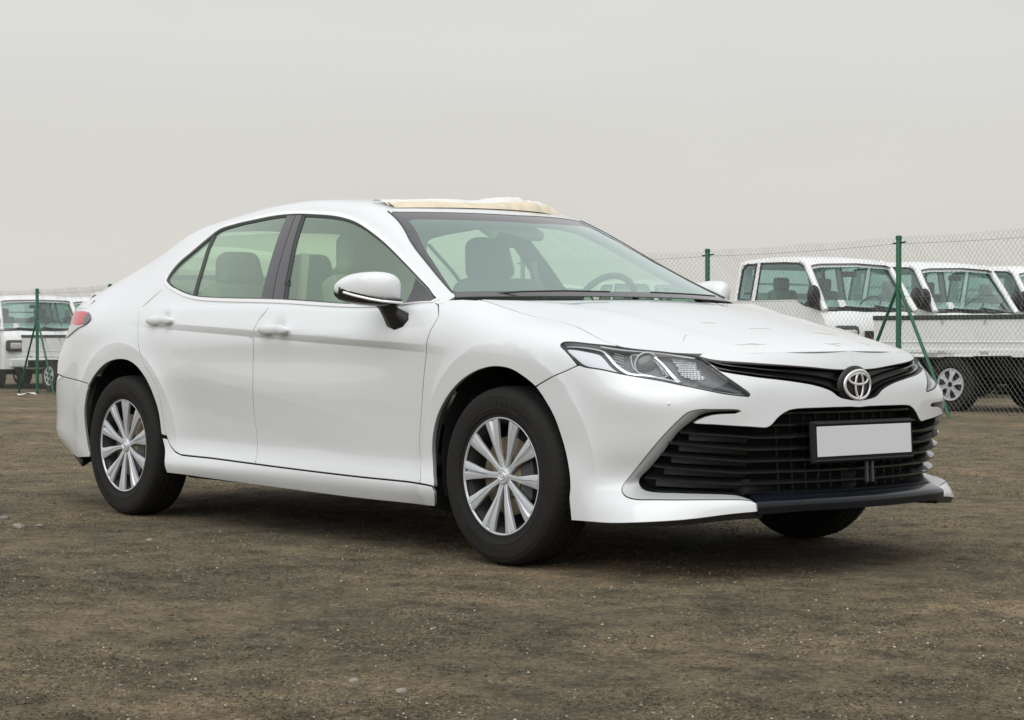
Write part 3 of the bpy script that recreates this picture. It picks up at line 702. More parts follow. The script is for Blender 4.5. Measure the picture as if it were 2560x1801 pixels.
for (s0, z0), z1 in zip(sl_ends, sl_z):
    def sec(t, z0=z0, z1=z1):
        u = min(1, t/.38); z = z0+(z1-z0)*u
        return [z-.004, z+.003, z+.004, z+.016, z+.004], [.014, .012, .020, .062, .066]
    sweep('grille_slat', s0-.004, S_END, sec, M['slat'], lower_grille)
    def sec2(t, z0=z0, z1=z1):     # wedge-shaped fin closing the outboard end under each slat
        zz = z0+(z1-z0)*t; h = .030*(1-.35*t)
        return [zz-.006, zz-.006, zz-h, zz-h], [.034, .06, .062, .040+.016*t]
    sweep('intake_fin', s0+.03, 5.64, sec2, M['dgrey'], lower_grille, n=24)
for z in (.541, .583):
    s0 = 5.745 if z < .55 else 5.79
    sweep('grille_slat', s0-.03, S_END, lambda t, z=z: ([z-.004, z+.003, z+.004, z+.014, z+.002], [.014, .012, .020, .062, .066]), M['gloss'], lower_grille)
sweep('grille_slat', 5.60, S_END, lambda t: ([.300, .304, .306, .312, .302], [.016, .014, .02, .06, .066]), M['gloss'], lower_grille)
for i in range(6):
    s = 5.78+i*.064
    for k in range(len(sl_z)):
        za = ([.583, .541]+sl_z)[k+1]; 
    V = []; Fs = []
    for (a, b) in [(.300, .600 if s > 5.80 else .53)]:
        for ds in (-.0015, .0015):
            for z in (a, b):
                for of in (.067, .074): V.append(W(s+ds, z, of)[0])
    Fs = [(0, 1, 3, 2), (4, 6, 7, 5), (0, 2, 6, 4), (1, 5, 7, 3), (0, 4, 5, 1), (2, 3, 7, 6)]
    V2 = [(p[0], -p[1], p[2]) for p in V]
    mesh('grille_upright', V, Fs, M['dgrey'], lower_grille); mesh('grille_upright', V2, [f[::-1] for f in Fs], M['dgrey'], lower_grille)
# top edge lip of the lower grille, dark liner
tkb = tk[::-1]
strip('opening_lip', tk[1:-2], tk[1:-2]-[0, .010], .0, .05, M['black'], lower_grille, rows=2)
bl = np.array([(5.20, .335), (5.232, .313), (5.28, .304), (5.37, .300), (5.50, .292), (5.60, .283)])
strip('intake_floor', smooth_line(bl, .02), smooth_line(bl+[0, .02], .02), .028, .07, M['gloss'], lower_grille, rows=3)
# front lip
ls = 5.56
def lipsec(t):
    return [.203, .214, .232, .252, .275, .292, .286, .21], [-.046, -.052, -.049, -.034, -.008, .04, .09, .09]
def lip_mesh():
    ss = np.concatenate([np.linspace(5.63, S_END, 50)]); V = []; K = 9; n = len(ss)
    for i, s in enumerate(ss):
        e = min(1., (s-5.63)/.05)
        vv = np.array([.20, .215, .238, .258, .285, .31, .33]); q = W(np.full(7, s), vv, -.004)
        Nn = snormal(W, np.array([s]), np.array([.43]))[0]; Nn = Nn if Nn[0] > 0 else -Nn; Nn[2] = 0; Nn /= np.linalg.norm(Nn)
        q[0, 2] -= .010; q[1] += Nn*.004; f_ = q[1].copy(); q[2] = f_+[0, 0, .014]+Nn*.0005; q[3] = f_+[0, 0, .021]-Nn*.003; q[4] = f_+[0, 0, .027]-Nn*.016; q[5] = f_+[0, 0, .043]-Nn*.055
        back = [q[5]-Nn*.11, q[0]-Nn*.12]; q = np.vstack([q[:6], q[5]-Nn*.04+[0, 0, .002], back]); V.append(q)
    F = []
    for i in range(n-1):
        for k in range(K): F.append((i*K+k, (i+1)*K+k, (i+1)*K+(k+1) % K, i*K+(k+1) % K))
    F.append(tuple(range(K)))
    V = np.vstack(V); N0 = len(V); F = F+[tuple(x+N0 for x in f[::-1]) for f in F]; V = np.vstack([V, V*[1, -1, 1]])
    o = mesh('front_lip', V, F, M['lip'], car, smooth=True, autos=40)
    bm = bmesh.new(); bm.from_mesh(o.data); bmesh.ops.remove_doubles(bm, verts=bm.verts, dist=1e-4); bmesh.ops.recalc_face_normals(bm, faces=bm.faces); bm.to_mesh(o.data); bm.free()
lip_mesh()
def undersec(t):
    z = float(W(5.02+(5.655-5.02)*t, .195)[0][2]); return [z+.004, z-.004-.018*t, z-.004-.018*t, z+.004], [.004, .012, .09, .09]
sweep('skirt_underside', 5.02, 5.655, undersec, M['black'], front_bumper, n=24)
# upper grille ------------------------------------------------------
ug = np.vstack([gt, [[S_END, .8825]], [[S_END, .6437]], gbt[::-1][1:]])
upper_grille = panel('upper_grille', W, [ug], M['black'], car, sym=True, sp=.03, off=.035, flange=0, keep=lambda p: p[0] > S_END-1e-3)
def between(f, n=60):
    def rs(P):
        d = np.concatenate([[0], np.cumsum(np.hypot(*np.diff(P, axis=0).T))]); t = np.linspace(0, d[-1], n); return np.stack([np.interp(t, d, P[:, 0]), np.interp(t, d, P[:, 1])], 1)
    a = rs(np.vstack([gt, [[S_END, .8825]]])); b = rs(np.vstack([gbt, [[S_END, .6437]]])); return a*(1-f)+b*f
for f in (.42, .80):
    q = between(f); q = q[2:]
    V = []
    K = 4
    for k, (dv, of) in enumerate(((-.006, .012), (.004, .010), (.010, .034), (-.006, .036))): V.append(W(q[:, 0], q[:, 1]+dv, of))
    n = len(q); P = np.vstack(V); F = []
    for k in range(K):
        for i in range(n-1): F.append((k*n+i, k*n+i+1, ((k+1) % K)*n+i+1, ((k+1) % K)*n+i))
    N0 = len(P); F = F+[tuple(x+N0 for x in f_[::-1]) for f_ in F]; P = np.vstack([P, P*[1, -1, 1]])
    mesh('grille_bar', P, F, M['gloss'], upper_grille, smooth=True, autos=30)
strip('grille_edge', gbt[8:-1], gbt[8:-1]+[0, .006], .0, .035, M['black'], upper_grille, rows=2)
# strip of bodywork between bonnet and grille
hl_l = sl('hoodline'); hl_l[:, 1] = 1.04
gtop = np.vstack([[[5.475, 1.036]], [[5.53, 1.0385]], [[5.6, 1.04]], [[5.8, 1.04]], [[S_END, 1.04]]])
garn = np.vstack([gtop, [[S_END, .8825]], gt[::-1]])
panel('grille_garnish', W, [garn], M['paint'], car, sym=True, sp=.025, gap=.0015, keep=lambda p: p[0] > S_END-1e-3)
# badge: three rings of bright metal on a black shield
badge = bpy.data.objects.new('badge', None)
bx, bz = .972, .679
def ring(name, cx_, cz_, a, b, ra, parent, n=40, flat=.6, tilt=0):
    V = []; F = []; K = 8
    for i in range(n):
        q = 2*math.pi*i/n; c = Vector((cx_+a*math.cos(q), cz_+b*math.sin(q))); tn = Vector((-a*math.sin(q), b*math.cos(q))).normalized(); nn = Vector((tn.y, -tn.x))
        for k in range(K):
            u = 2*math.pi*k/K; p = c+nn*math.cos(u)*ra; V.append((bx+math.sin(u)*ra*flat-.012*((p.x)/.08)**2, p.x, bz+p.y))
    for i in range(n):
        for k in range(K): F.append((i*K+k, i*K+(k+1) % K, ((i+1) % n)*K+(k+1) % K, ((i+1) % n)*K+k))
    return mesh(name, V, F, M['emblem'], parent, smooth=True)
bm = bmesh.new(); bmesh.ops.create_uvsphere(bm, u_segments=40, v_segments=16, radius=1)
for v in bm.verts: v.co = Vector((bx-.022+v.co.x*.017-.012*(v.co.y*.09/.08)**2*.5, v.co.y*.090, bz-.002+v.co.z*.072))
badge = bm_obj('badge', bm, M['black'], car, smooth=True)
ring('outer_ring', 0, 0, .0705, .0515, .0064, badge)
ring('inner_ring', 0, -.001, .0205, .0455, .0050, badge)
ring('wide_ring', 0, .0215, .0520, .0200, .0050, badge)
# number plate ------------------------------------------------------
bm = bmesh.new(); bm_box(bm, (0, 0, 0), (.022, .552, .150)); holder = bm_obj('plate_holder', bm, M['void'], car, bevel=.006); holder.location = (.985, .0, .478)
holder.rotation_euler = (0, math.radians(-3), 0)
bm = bmesh.new(); bm_box(bm, (0, 0, 0), (.004, .52, .108)); pl = bm_obj('number_plate', bm, M['plate'], holder, bevel=.0015); pl.location = (.0135, 0, .002)
for z in (-.066, .066):
    bm = bmesh.new(); bm_box(bm, (0, 0, 0), (.006, .540, .007)); q = bm_obj('plate_frame_rail', bm, M['black'], holder, bevel=.002); q.location = (.013, 0, z)
for dy in (-.0, .03):
    bm = bmesh.new(); bm_box(bm, (0, 0, 0), (.012, .010, .075)); q = bm_obj('plate_bracket', bm, M['dgrey'], holder, bevel=.002); q.location = (-.002, dy+.02, -.115)
# headlamps ---------------------------------------------------------
hd = panel('headlight', W, [head], M['head_in'], car, sp=.018, off=.032, gap=.0, flange=0)
Vw = []
strip_h = W(head[:, 0], head[:, 1], .0); strip_i = W(head[:, 0], head[:, 1], .033); n = len(head)
mesh('lamp_wall', np.vstack([strip_h, strip_i]), [(i, (i+1) % n, n+(i+1) % n, n+i) for i in range(n)], M['gasket'], hd, smooth=True)
ih = shrink(head, .006, None)
Pg = np.vstack([W(head[:, 0], head[:, 1], -.0005), W(ih[:, 0], ih[:, 1], -.0015)])
mesh('lamp_gasket', Pg, [(i, (i+1) % n, n+(i+1) % n, n+i) for i in range(n)], M['gasket'], hd, smooth=True)
lo = panel('light_guide', W, [smooth_line(TR['head_white'], .012, closed=True)], M['head_w'], hd, sp=.02, off=.013, gap=.003, flange=.016)
def ribbonW(name, k, wdt, off, m, depth=.012, pts=None, taper=None):
    q = smooth_line(TR[k] if pts is None else np.array(pts), .01); t = np.gradient(q, axis=0); t /= np.linalg.norm(t, axis=1)[:, None]; nn = np.stack([-t[:, 1], t[:, 0]], 1)*wdt/2
    if taper is not None: nn *= np.interp(np.linspace(0, 1, len(q)), *taper)[:, None]
    a, b = q+nn, q-nn; P = np.vstack([W(a[:, 0], a[:, 1], off+depth), W(a[:, 0], a[:, 1], off), W(b[:, 0], b[:, 1], off), W(b[:, 0], b[:, 1], off+depth)]); n = len(q)
    F = [(k_*n+i, k_*n+i+1, (k_+1)*n+i+1, (k_+1)*n+i) for k_ in range(3) for i in range(n-1)]
    return mesh(name, P, F, m, hd, smooth=True, autos=30)
ribbonW('chrome_blade', 'head_chrome', .011, .008, M['head_c'], taper=([0, .3, .6, 1], [.4, .9, 1.3, .5]))
ribbonW('chrome_blade', 'head_chrome2', .012, .012, M['head_c'], taper=([0, .6, 1], [.7, 1, 1.5]))
low = [(5.33, .779), (5.42, .745), (5.52, .705), (5.61, .684)]
ribbonW('chrome_lower_edge', None, .007, .006, M['silver_grey'], pts=low)
topl = [(5.02, .985), (5.19, 1.022), (5.31, 1.018), (5.44, .995)]
ribbonW('lamp_top_edge', None, .010, .006, M['silver_grey'], pts=topl)
ribbonW('lamp_tip_edge', None, .020, .010, M['head_in'], pts=[(5.44, .80), (5.52, .745), (5.60, .70)])
pc = W(5.2156, .91, .034)[0]; nl = Vector((.80, -.55, .05)).normalized()
def lens_unit(c, r, name, m, sc=(1, 1, .45)):
    bm = bmesh.new(); bmesh.ops.create_uvsphere(bm, u_segments=24, v_segments=12, radius=r)
    for v in bm.verts: v.co.z *= sc[2]
    o = bm_obj(name, bm, m, hd, smooth=True); o.location = c; o.rotation_euler = nl.to_track_quat('Z', 'Y').to_euler(); return o
lens_unit(pc, .038, 'projector_lens', mat('projector_glass', (.07, .085, .085), .10, coat=.5, spec=.6))
rg = []
for a in range(24):
    q = 2*math.pi*a/24; rg.append((math.cos(q)*.043, math.sin(q)*.043, .006))
o = tube('projector_ring', rg, .0035, M['silver_grey'], hd, closed=True); o.location = pc; o.rotation_euler = nl.to_track_quat('Z', 'Y').to_euler()
bzl = smooth_line(np.array([(5.155, .975), (5.225, .98), (5.262, .93), (5.312, .83), (5.25, .822), (5.185, .86), (5.160, .92)]), .012, closed=True)
bzP = W(bzl[:, 0], bzl[:, 1], .018)
tube('projector_bezel', [tuple(p) for p in bzP], .0022, M['silver_grey'], hd, closed=True, n=5)
# faceted turn-signal reflector
th = TR['head_turn']; V = []; F = []; 
gx = np.linspace(5.30, 5.49, 15); gy = np.linspace(.805, .99, 13); poly = smooth_line(th, .02, closed=True)
for a in gx[:-1]:
    for b in gy[:-1]:
        c_ = np.array([[a+.006, b+.007]])
        if inside(poly, c_)[0]:
            k = len(V); q = [(a, b), (a+.0128, b), (a+.0128, b+.0142), (a, b+.0142)]
            for s_, v_ in q: V.append(tuple(W(s_, v_, .028)[0]))
            V.append(tuple(W(a+.0064, b+.007, .019)[0])); F += [(k, k+1, k+4), (k+1, k+2, k+4), (k+2, k+3, k+4), (k+3, k, k+4)]
mesh('turn_signal_reflector', V, F, M['head_c'], hd)
for i in range(5):
    ribbonW('lamp_rib', None, .002, .016, M['silver_grey'], pts=[(5.085+i*.004, .955-i*.02), (5.125+i*.004, .948-i*.02)], depth=.004)
for i in range(3):
    ribbonW('lamp_rib', None, .0022, .014, M['silver_grey'], pts=[(5.258+i*.013, .955-i*.01), (5.30+i*.012, .845-i*.005)], depth=.004)
lens = panel('headlight_lens', W, [head], M['lens'], hd, sp=.018, off=.001, gap=.003, flange=0)
# bonnet ------------------------------------------------------------
sA = float(np.ravel(s_of_x(-.27))[0]); ss = np.linspace(sA, S_END, 160); hP = W(ss, np.full(160, 1.04))
edge = np.stack([hP[:, 0], hP[:, 1]], 1)
rear = np.stack([-.27+.14*(1-(np.linspace(0, -.755, 30)/.755)**2), np.linspace(0, -.755, 30)], 1)
hp = np.vstack([edge[::-1][:-1], rear[::-1][:-1]]) if False else np.vstack([edge, rear[:-1]])
full = np.vstack([edge[:-1], edge[::-1]*[1, -1], rear[::-1][1:]*[1, -1], rear[1:-1]])
bonnet = panel('bonnet', Hood, [full], M['paint'], car, sp=.028, gap=.0025, flange=.02)
wr = random.Random(5)
for (x, y, L_, an) in ((.763, -.367, .11, 1.2), (.775, -.33, .07, 1.0), (.602, -.126, .09, 1.25), (.871, -.03, .06, .9), (.86, .0, .05, 1.5), (.575, -.50, .08, 2.2), (.70, .12, .10, 1.3), (.83, .20, .05, .8), (.45, -.25, .06, 1.0)):
    ps = []
    for k in range(7):
        t = (k/6-.5)*L_; xx = x+math.cos(an)*t+wr.uniform(-.004, .004); yy = y+math.sin(an)*t+wr.uniform(-.004, .004); q = Hood(xx, yy)[0]; ps.append((q[0], q[1], q[2]+.0004))
    tube('film_wrinkle', ps, .0011, M['wrinkle'], bonnet, n=5, taper=[.0003, .0008, .0012, .0009, .0013, .0008, .0003])
wipb = mesh('cowl_panel', [(-.45, -.74, .992), (-.20, -.4, .995), (-.13, 0, 1.0), (-.20, .4, .995), (-.45, .74, .992), (-.10, .72, .93), (.0, 0, .93), (-.10, -.72, .93), (-.5, -.6, .99), (-.4, 0, .99), (-.5, .6, .99)], [(0, 1, 8), (1, 2, 9, 8), (2, 3, 10, 9), (3, 4, 10), (0, 7, 1), (1, 7, 6, 2), (2, 6, 5, 3), (3, 5, 4)], M['black'], car)
# greenhouse --------------------------------------------------------
db_ = TR['dlo_bottom'].copy(); db_[:, 1] = np.maximum(db_[:, 1], .004); db_[-2:] = [[-.66, .004], [-.462, .05]]
dlo = np.vstack([smooth_line(TR['dlo_outer'], .02), smooth_line(db_, .02)[::-1][1:-1]])
dlo[:, 1] = np.maximum(dlo[:, 1], .004)
CS = (1, .5)
def inset(loop, g): return shrink(dedupe(loop*np.array(CS)), g, None)/np.array(CS)
ring1 = dedupe(dlo*np.array(CS))/np.array(CS)
wl = smooth_line(np.array([(-1.177, 1.074), (-1.02, 1.045), (-.8607, .990), (-.676, .945), (-.55, .905), (-.44, .87)]), .02)
wsl = np.vstack([wl, [[-.407, .87], [-.407, 1.2], [-.407, 1.6], [-.407, 2.0]], [[-1.135, 2.0], [-1.165, 1.6], [-1.177, 1.3]]])
wsl_f = np.vstack([wl, [[-.405, .88]], np.stack([np.full(24, -.405), np.linspace(.92, 2.0, 24)], 1), np.stack([np.linspace(-1.150, -1.175, 24), np.linspace(2.0, 1.13, 24)], 1)])
rg_ = np.array([(-2.62, 2.0), (-2.60, 1.6), (-2.62, 1.22), (-2.9, 1.18), (-3.22, 1.16), (-3.24, 1.6), (-3.25, 2.0)])
rgl = np.vstack([smooth_line(rg_[:3], .03), smooth_line(rg_[2:5], .03)[1:], smooth_line(rg_[4:], .03)[1:]])
# body side and roof: from the belt to the centre line, windows and glazing cut out
seg_w = lambda a0, w0, a1, w1, n: np.stack([np.linspace(a0, a1, n), np.linspace(w0, w1, n)], 1)
gouter = np.vstack([seg_w(-3.42, 0, -.415, 0, 110)[:-1], seg_w(-.415, 0, -.415, .86, 16)[:-1], wl[::-1][:-1], seg_w(-1.179, 1.10, -1.152, 2.0, 30)[:-1], seg_w(-1.152, 2.0, -2.61, 2.0, 60)[:-1], rgl[1:-1], seg_w(-3.26, 2.0, -3.42, 2.0, 8)[:-1], seg_w(-3.42, 2, -3.42, 0, 40)[1:-1]])
kg = lambda p: p[1] < .004 or p[1] > 1.999
body = panel('body_shell', Cg, [gouter, ring1], M['paint'], car, sym=True, sp=.028, gap=.0, flange=.012, keep=kg, sc=CS, nfix=nC)
panel('headliner_and_pillar_trim', Cg, [gouter, inset(ring1, -.012)], M['trim'], body, sym=True, sp=.05, gap=.0, flange=0, off=.035, sc=CS)
# chrome surround, gasket, panes, pillars
r2 = inset(ring1, .0150); r3 = inset(ring1, .0175)
def ring_strip(name, A, B, oa, ob, m, parent):
    n = len(A); P = np.vstack([Cg(A[:, 0], A[:, 1], .002), Cg(A[:, 0], A[:, 1], oa), Cg(B[:, 0], B[:, 1], ob), Cg(B[:, 0], B[:, 1], .006)])
    F = [(k*n+i, k*n+(i+1) % n, (k+1)*n+(i+1) % n, (k+1)*n+i) for k in range(3) for i in range(n)]
    return mesh(name, P, F, m, parent, smooth=True, autos=40)
side_w = bpy.data.objects.new('side_windows', None); link(side_w, car)
ring_strip('window_trim', ring1, r2, -.004, -.005, M['chrome'], side_w)
ring_strip('window_gasket', r2, inset(ring1, .024), -.0005, .004, M['gasket'], side_w)
def bar(name, L1, L2, m, off, depth=.006):
    a = smooth_line(TR[L1] if isinstance(L1, str) else L1, .02); b = smooth_line(TR[L2] if isinstance(L2, str) else L2, .02); n = 24
    def rs(P):
        d = np.concatenate([[0], np.cumsum(np.hypot(*np.diff(P, axis=0).T))]); t = np.linspace(0, d[-1], n); return np.stack([np.interp(t, d, P[:, 0]), np.interp(t, d, P[:, 1])], 1)
    a, b = rs(a), rs(b); a[:, 1] = np.maximum(a[:, 1], .01); b[:, 1] = np.maximum(b[:, 1], .01)
    P = np.vstack([Cg(a[:, 0], a[:, 1], off+depth), Cg(a[:, 0], a[:, 1], off), Cg((a[:, 0]+b[:, 0])/2, (a[:, 1]+b[:, 1])/2, off-.001), Cg(b[:, 0], b[:, 1], off), Cg(b[:, 0], b[:, 1], off+depth)])
    F = [(k*n+i, k*n+i+1, (k+1)*n+i+1, (k+1)*n+i) for k in range(4) for i in range(n-1)]
    return mesh(name, P, F, m, side_w, smooth=True, autos=40)
bpl, bpm, bpr = TR['bp_l'].copy(), TR['bp_m'].copy(), TR['bp_r'].copy()
bar('pillar_cover', bpl, bpm+[-.002, 0], M['pillar'], .001)
bar('pillar_cover', bpm+[.003, 0], bpr+[-.02, 0], M['pillar'], .001)
bar('window_channel', bpr+[-.019, 0], bpr+[.004, 0], M['gasket'], .003)
bar('quarter_divider', TR['qdiv']+[-.012, 0], TR['qdiv']+[.014, 0], M['gasket'], .002)
sd_ = np.array([(-.648, .004), (-.662, .3), (-.70, .62)]); 
sail = np.vstack([[(-.655, .01), (-.665, .33), (-.700, .625)], [(-.62, .54), (-.55, .43), (-.487, .24), (-.478, .10), (-.50, .01)]])
panel('mirror_triangle', Cg, [sail], M['gloss'], side_w, sp=.03, gap=0, flange=.004, off=.001, sc=CS)
panel('side_glass', Cg, [inset(ring1, .019)], M['glass'], side_w, sp=.05, gap=0, flange=0, off=.007, sc=CS)
tube('door_gap_line', [tuple(p) for p in np.vstack([W(*cut(sl('gap_rear'), lambda p: False).T) if False else Cg(np.linspace(-2.60, -2.595, 2), np.array([.27, .15]), -.0002), Cg(np.linspace(-2.60, -2.70, 4), np.linspace(.20, .0, 4), -.0002)])][2:], .0012, M['gasket'], side_w, n=4)
# windscreen with black border
wsm = wsl_f.copy()
inner = shrink(dedupe(wsm*np.array(CS)), .0, None)
def ws_inner():
    q = []
    for p in dedupe(wsm*np.array(CS))/np.array(CS): q.append(p)
    q = np.array(q); c = np.array([-.8, 2.2]); return q
ob = dedupe(wsm*np.array(CS)); ib = shrink(ob, .032, lambda p: p[1] > .999)/np.array(CS); ib[:, 1] = np.where(ib[:, 1] > 1.97, 2.0, ib[:, 1])
ib[:, 0] = np.clip(ib[:, 0], -1.055, -.45)
kc = lambda p: p[1] > 1.999
nib = ib[ib[:, 1] < 1.999]
nib = np.vstack([nib, [[ib[:, 0].max()*0-1.050, 2.0]] if False else []]) if False else nib
i0 = int(np.argmax(nib[:, 1] if False else nib[:, 0]*0)); 
frit_outer = np.vstack([wsm]); 
# border as one region: outer loop with the clear part removed, closed along the centre line
wl_i = wl+np.array([[.030, .055]]); wl_i = wl_i[(wl_i[:, 0] > -1.085) & (wl_i[:, 0] < -.45)]
clear = np.vstack([[[-1.085, 1.16]], wl_i, [[-.447, 1.0]], seg_w(-.447, 1.05, -.447, 2.0, 20), seg_w(-1.06, 2.0, -1.085, 1.2, 16)])
border = np.vstack([wl, [[-.405, .88]], seg_w(-.405, .92, -.405, 2.0, 24), seg_w(-.447, 2.0, -.447, 1.05, 20), [[-.447, 1.0]], wl_i[::-1], [[-1.085, 1.16]], seg_w(-1.085, 1.2, -1.06, 2.0, 16), seg_w(-1.150, 2.0, -1.175, 1.13, 24)])
windscreen = panel('windscreen', Cg, [clear], M['wsglass'], car, sym=True, sp=.04, gap=0, flange=0, off=.004, keep=kc, sc=CS)
panel('glass_border', Cg, [border], M['frit'], windscreen, sym=True, sp=.03, gap=0, flange=.004, off=.004, keep=kc, sc=CS)
rear_screen = panel('rear_screen', Cg, [np.vstack([rgl, seg_w(-3.25, 2.0, -2.62, 2.0, 10)[1:-1]])], M['glass'], car, sym=True, sp=.05, gap=0, flange=0, off=.004, keep=kc, sc=CS)
# seal along the pillar edge and rain channel
qq = wl; tube('windscreen_seal', [tuple(p) for p in Cg(qq[:, 0], qq[:, 1]-.006, -.001)], .0035, M['gasket'], windscreen, n=5)
far = tube('windscreen_seal', [tuple(p*[1, -1, 1]) for p in Cg(qq[:, 0], qq[:, 1]-.006, -.001)], .0045, M['gasket'], windscreen, n=5)
# wiper lying along the base
tube('wiper', [(-.40, -.66, 1.020), (-.31, -.52, 1.033), (-.235, -.36, 1.037), (-.20, -.15, 1.036)], .0035, M['black'], car, n=5)
tube('wiper', [(-.22, .10, 1.038), (-.24, .35, 1.034), (-.30, .56, 1.030)], .0035, M['black'], car, n=5)
# deck behind the rear glass
mesh('boot_deck', [(-3.38, -.66, 1.045), (-3.38, .66, 1.045), (-3.84, .50, 1.025), (-3.84, -.50, 1.025), (-3.2, -.58, 1.09), (-3.2, .58, 1.09)], [(0, 3, 2, 1), (4, 0, 1, 5)], M['paint'], car)
# door handles ------------------------------------------------------
def handle(parent, hx, hz):
    s = float(np.ravel(s_of_x(hx))[0]); P = W(s, hz)[0]; n = 22; V = []; K = 12; F = []; L_ = .122
    for i in range(n):
        t = -1+2*i/(n-1); e = max(1e-3, 1-abs(t)**3.2)**.5; x = t*L_; arch = .025*(1-.55*abs(t)**2.5)
        q = W(s+x, hz-.0, 0)[0]
        for k in range(K):
            a = 2*math.pi*k/K; V.append((q[0], -.0+q[1]-arch-math.cos(a)*.010*e-.004, q[2]+.001+math.sin(a)*.0200*e-.0*t))
    for i in range(n-1):
        for k in range(K): F.append((i*K+k, i*K+(k+1) % K, (i+1)*K+(k+1) % K, (i+1)*K+k))
    F += [tuple(range(K)), tuple((n-1)*K+k for k in range(K))[::-1]]
    o = mesh('door_handle', V, F, M['paint'], parent, smooth=True); 
    bm = bmesh.new(); bm.from_mesh(o.data); bmesh.ops.recalc_face_normals(bm, faces=bm.faces); bm.to_mesh(o.data); bm.free()
    for dx in (-.068, .074):
        q = W(s+dx, hz-.006)[0]; bm = bmesh.new(); bmesh.ops.create_uvsphere(bm, u_segments=14, v_segments=8, radius=1)
        for v in bm.verts: v.co = Vector((v.co.x*.028+q[0], v.co.y*.018+q[1]-.004, v.co.z*.018+q[2]))
        bm_obj('handle_mount', bm, M['paint'], o, smooth=True)
handle(front_door, -1.49, .886); handle(rear_door, -2.47, .931)
# mirrors -----------------------------------------------------------
def mirror():
    bm = bmesh.new(); sub = []
    # stations from the inboard to the outboard end: y, x back, x front, z bottom, z top
    stt = [(-.876, -.715, -.695, .998, 1.040), (-.880, -.728, -.640, .984, 1.066), (-.905, -.745, -.580, .984, 1.094), (-.95, -.755, -.560, .985, 1.112), (-1.01, -.763, -.575, .990, 1.114), (-1.055, -.768, -.603, .999, 1.106), (-1.09, -.772, -.650, 1.012, 1.086), (-1.107, -.772, -.705, 1.026, 1.066), (-1.111, -.770, -.735, 1.036, 1.054)]
    stt = [(y+.05*(-.876-y)/.235, xb-.06*(-.876-y)/.235, xf-.06*(-.876-y)/.235, zb, zt) for (y, xb, xf, zb, zt) in stt]
    K = 20; V = []; F = []
    for (y, xb, xf, zb, zt) in stt:
        cx_, cz_ = (xb+xf)/2, (zb+zt)/2; a, b = (xf-xb)/2, (zt-zb)/2
        for k in range(K):
            q = 2*math.pi*k/K; c, s_ = math.cos(q), math.sin(q); pw = .62 if c > 0 else .35
            ex = abs(c)**pw*np.sign(c); ez = abs(s_)**.72*np.sign(s_); V.append((cx_+a*ex, y, cz_+b*ez))
    n = len(stt)
    for i in range(n-1):
        for k in range(K): F.append((i*K+k, i*K+(k+1) % K, (i+1)*K+(k+1) % K, (i+1)*K+k))
    F += [tuple(range(K)), tuple((n-1)*K+k for k in range(K))[::-1]]
    sh = mesh('door_mirror', V, F, M['paint'], car, smooth=True)
    bm = bmesh.new(); bm.from_mesh(sh.data); bmesh.ops.recalc_face_normals(bm, faces=bm.faces); bm.to_mesh(sh.data); bm.free()
    ss_ = sh.modifiers.new('smooth', 'SUBSURF'); ss_.levels = 2; ss_.render_levels = 2
    # dark lower shell, indicator strip, arm
    V = []; F = []
    for (y, xb, xf, zb, zt) in stt:
        cx_ = (xb+xf)/2; a = (xf-xb)/2*1.0; 
        for dx, dz in ((-1, .010), (-.9, -.012), (.55, -.014), (.93, .002), (.90, .014)): V.append((cx_+a*dx, y, zb+dz+.003))
    for i in range(n-1):
        for k in range(4): F.append((i*5+k, i*5+k+1, (i+1)*5+k+1, (i+1)*5+k))
    mesh('mirror_underside', V, F, M['gloss'], sh, smooth=True, autos=60)
    V = []; F = []
    st2 = [s_ for s_ in stt if -1.10 < s_[0] < -.95]
    tube('indicator_strip', [( (xb+xf)/2+(xf-xb)/2*.93, y, zb+.004) for (y, xb, xf, zb, zt) in stt[2:8]], .0055, M['chrome'], sh, n=6)
    arm = [(-.672, -.868, .893), (-.672, -.905, .915), (-.680, -.925, .945), (-.690, -.945, .978)]
    V = []; F = []; K = 8
    for (c, a, b) in (((-.640, -.872, .915), .075, .044), ((-.643, -.893, .925), .068, .040), ((-.653, -.912, .952), .056, .024), ((-.660, -.925, .976), .056, .019), ((-.664, -.94, .996), .070, .016)):
        for k in range(K):
            q = 2*math.pi*k/K; V.append((c[0]+math.cos(q)*a, c[1]+math.sin(q)*.012, c[2]+math.sin(q)*b))
    for i in range(4):
        for k in range(K): F.append((i*K+k, i*K+(k+1) % K, (i+1)*K+(k+1) % K, (i+1)*K+k))
    F += [tuple(range(K)), tuple(4*K+k for k in range(K))[::-1]]
    a = mesh('mirror_arm', V, F, M['black'], sh, smooth=True, autos=70)
    bm = bmesh.new(); bm.from_mesh(a.data); bmesh.ops.recalc_face_normals(bm, faces=bm.faces); bm.to_mesh(a.data); bm.free()
    return sh
mir = mirror()
for o in (front_door, rear_door, rocker, fender, quarter, tail_lamp, hd, side_w, mir): far_copy(o)
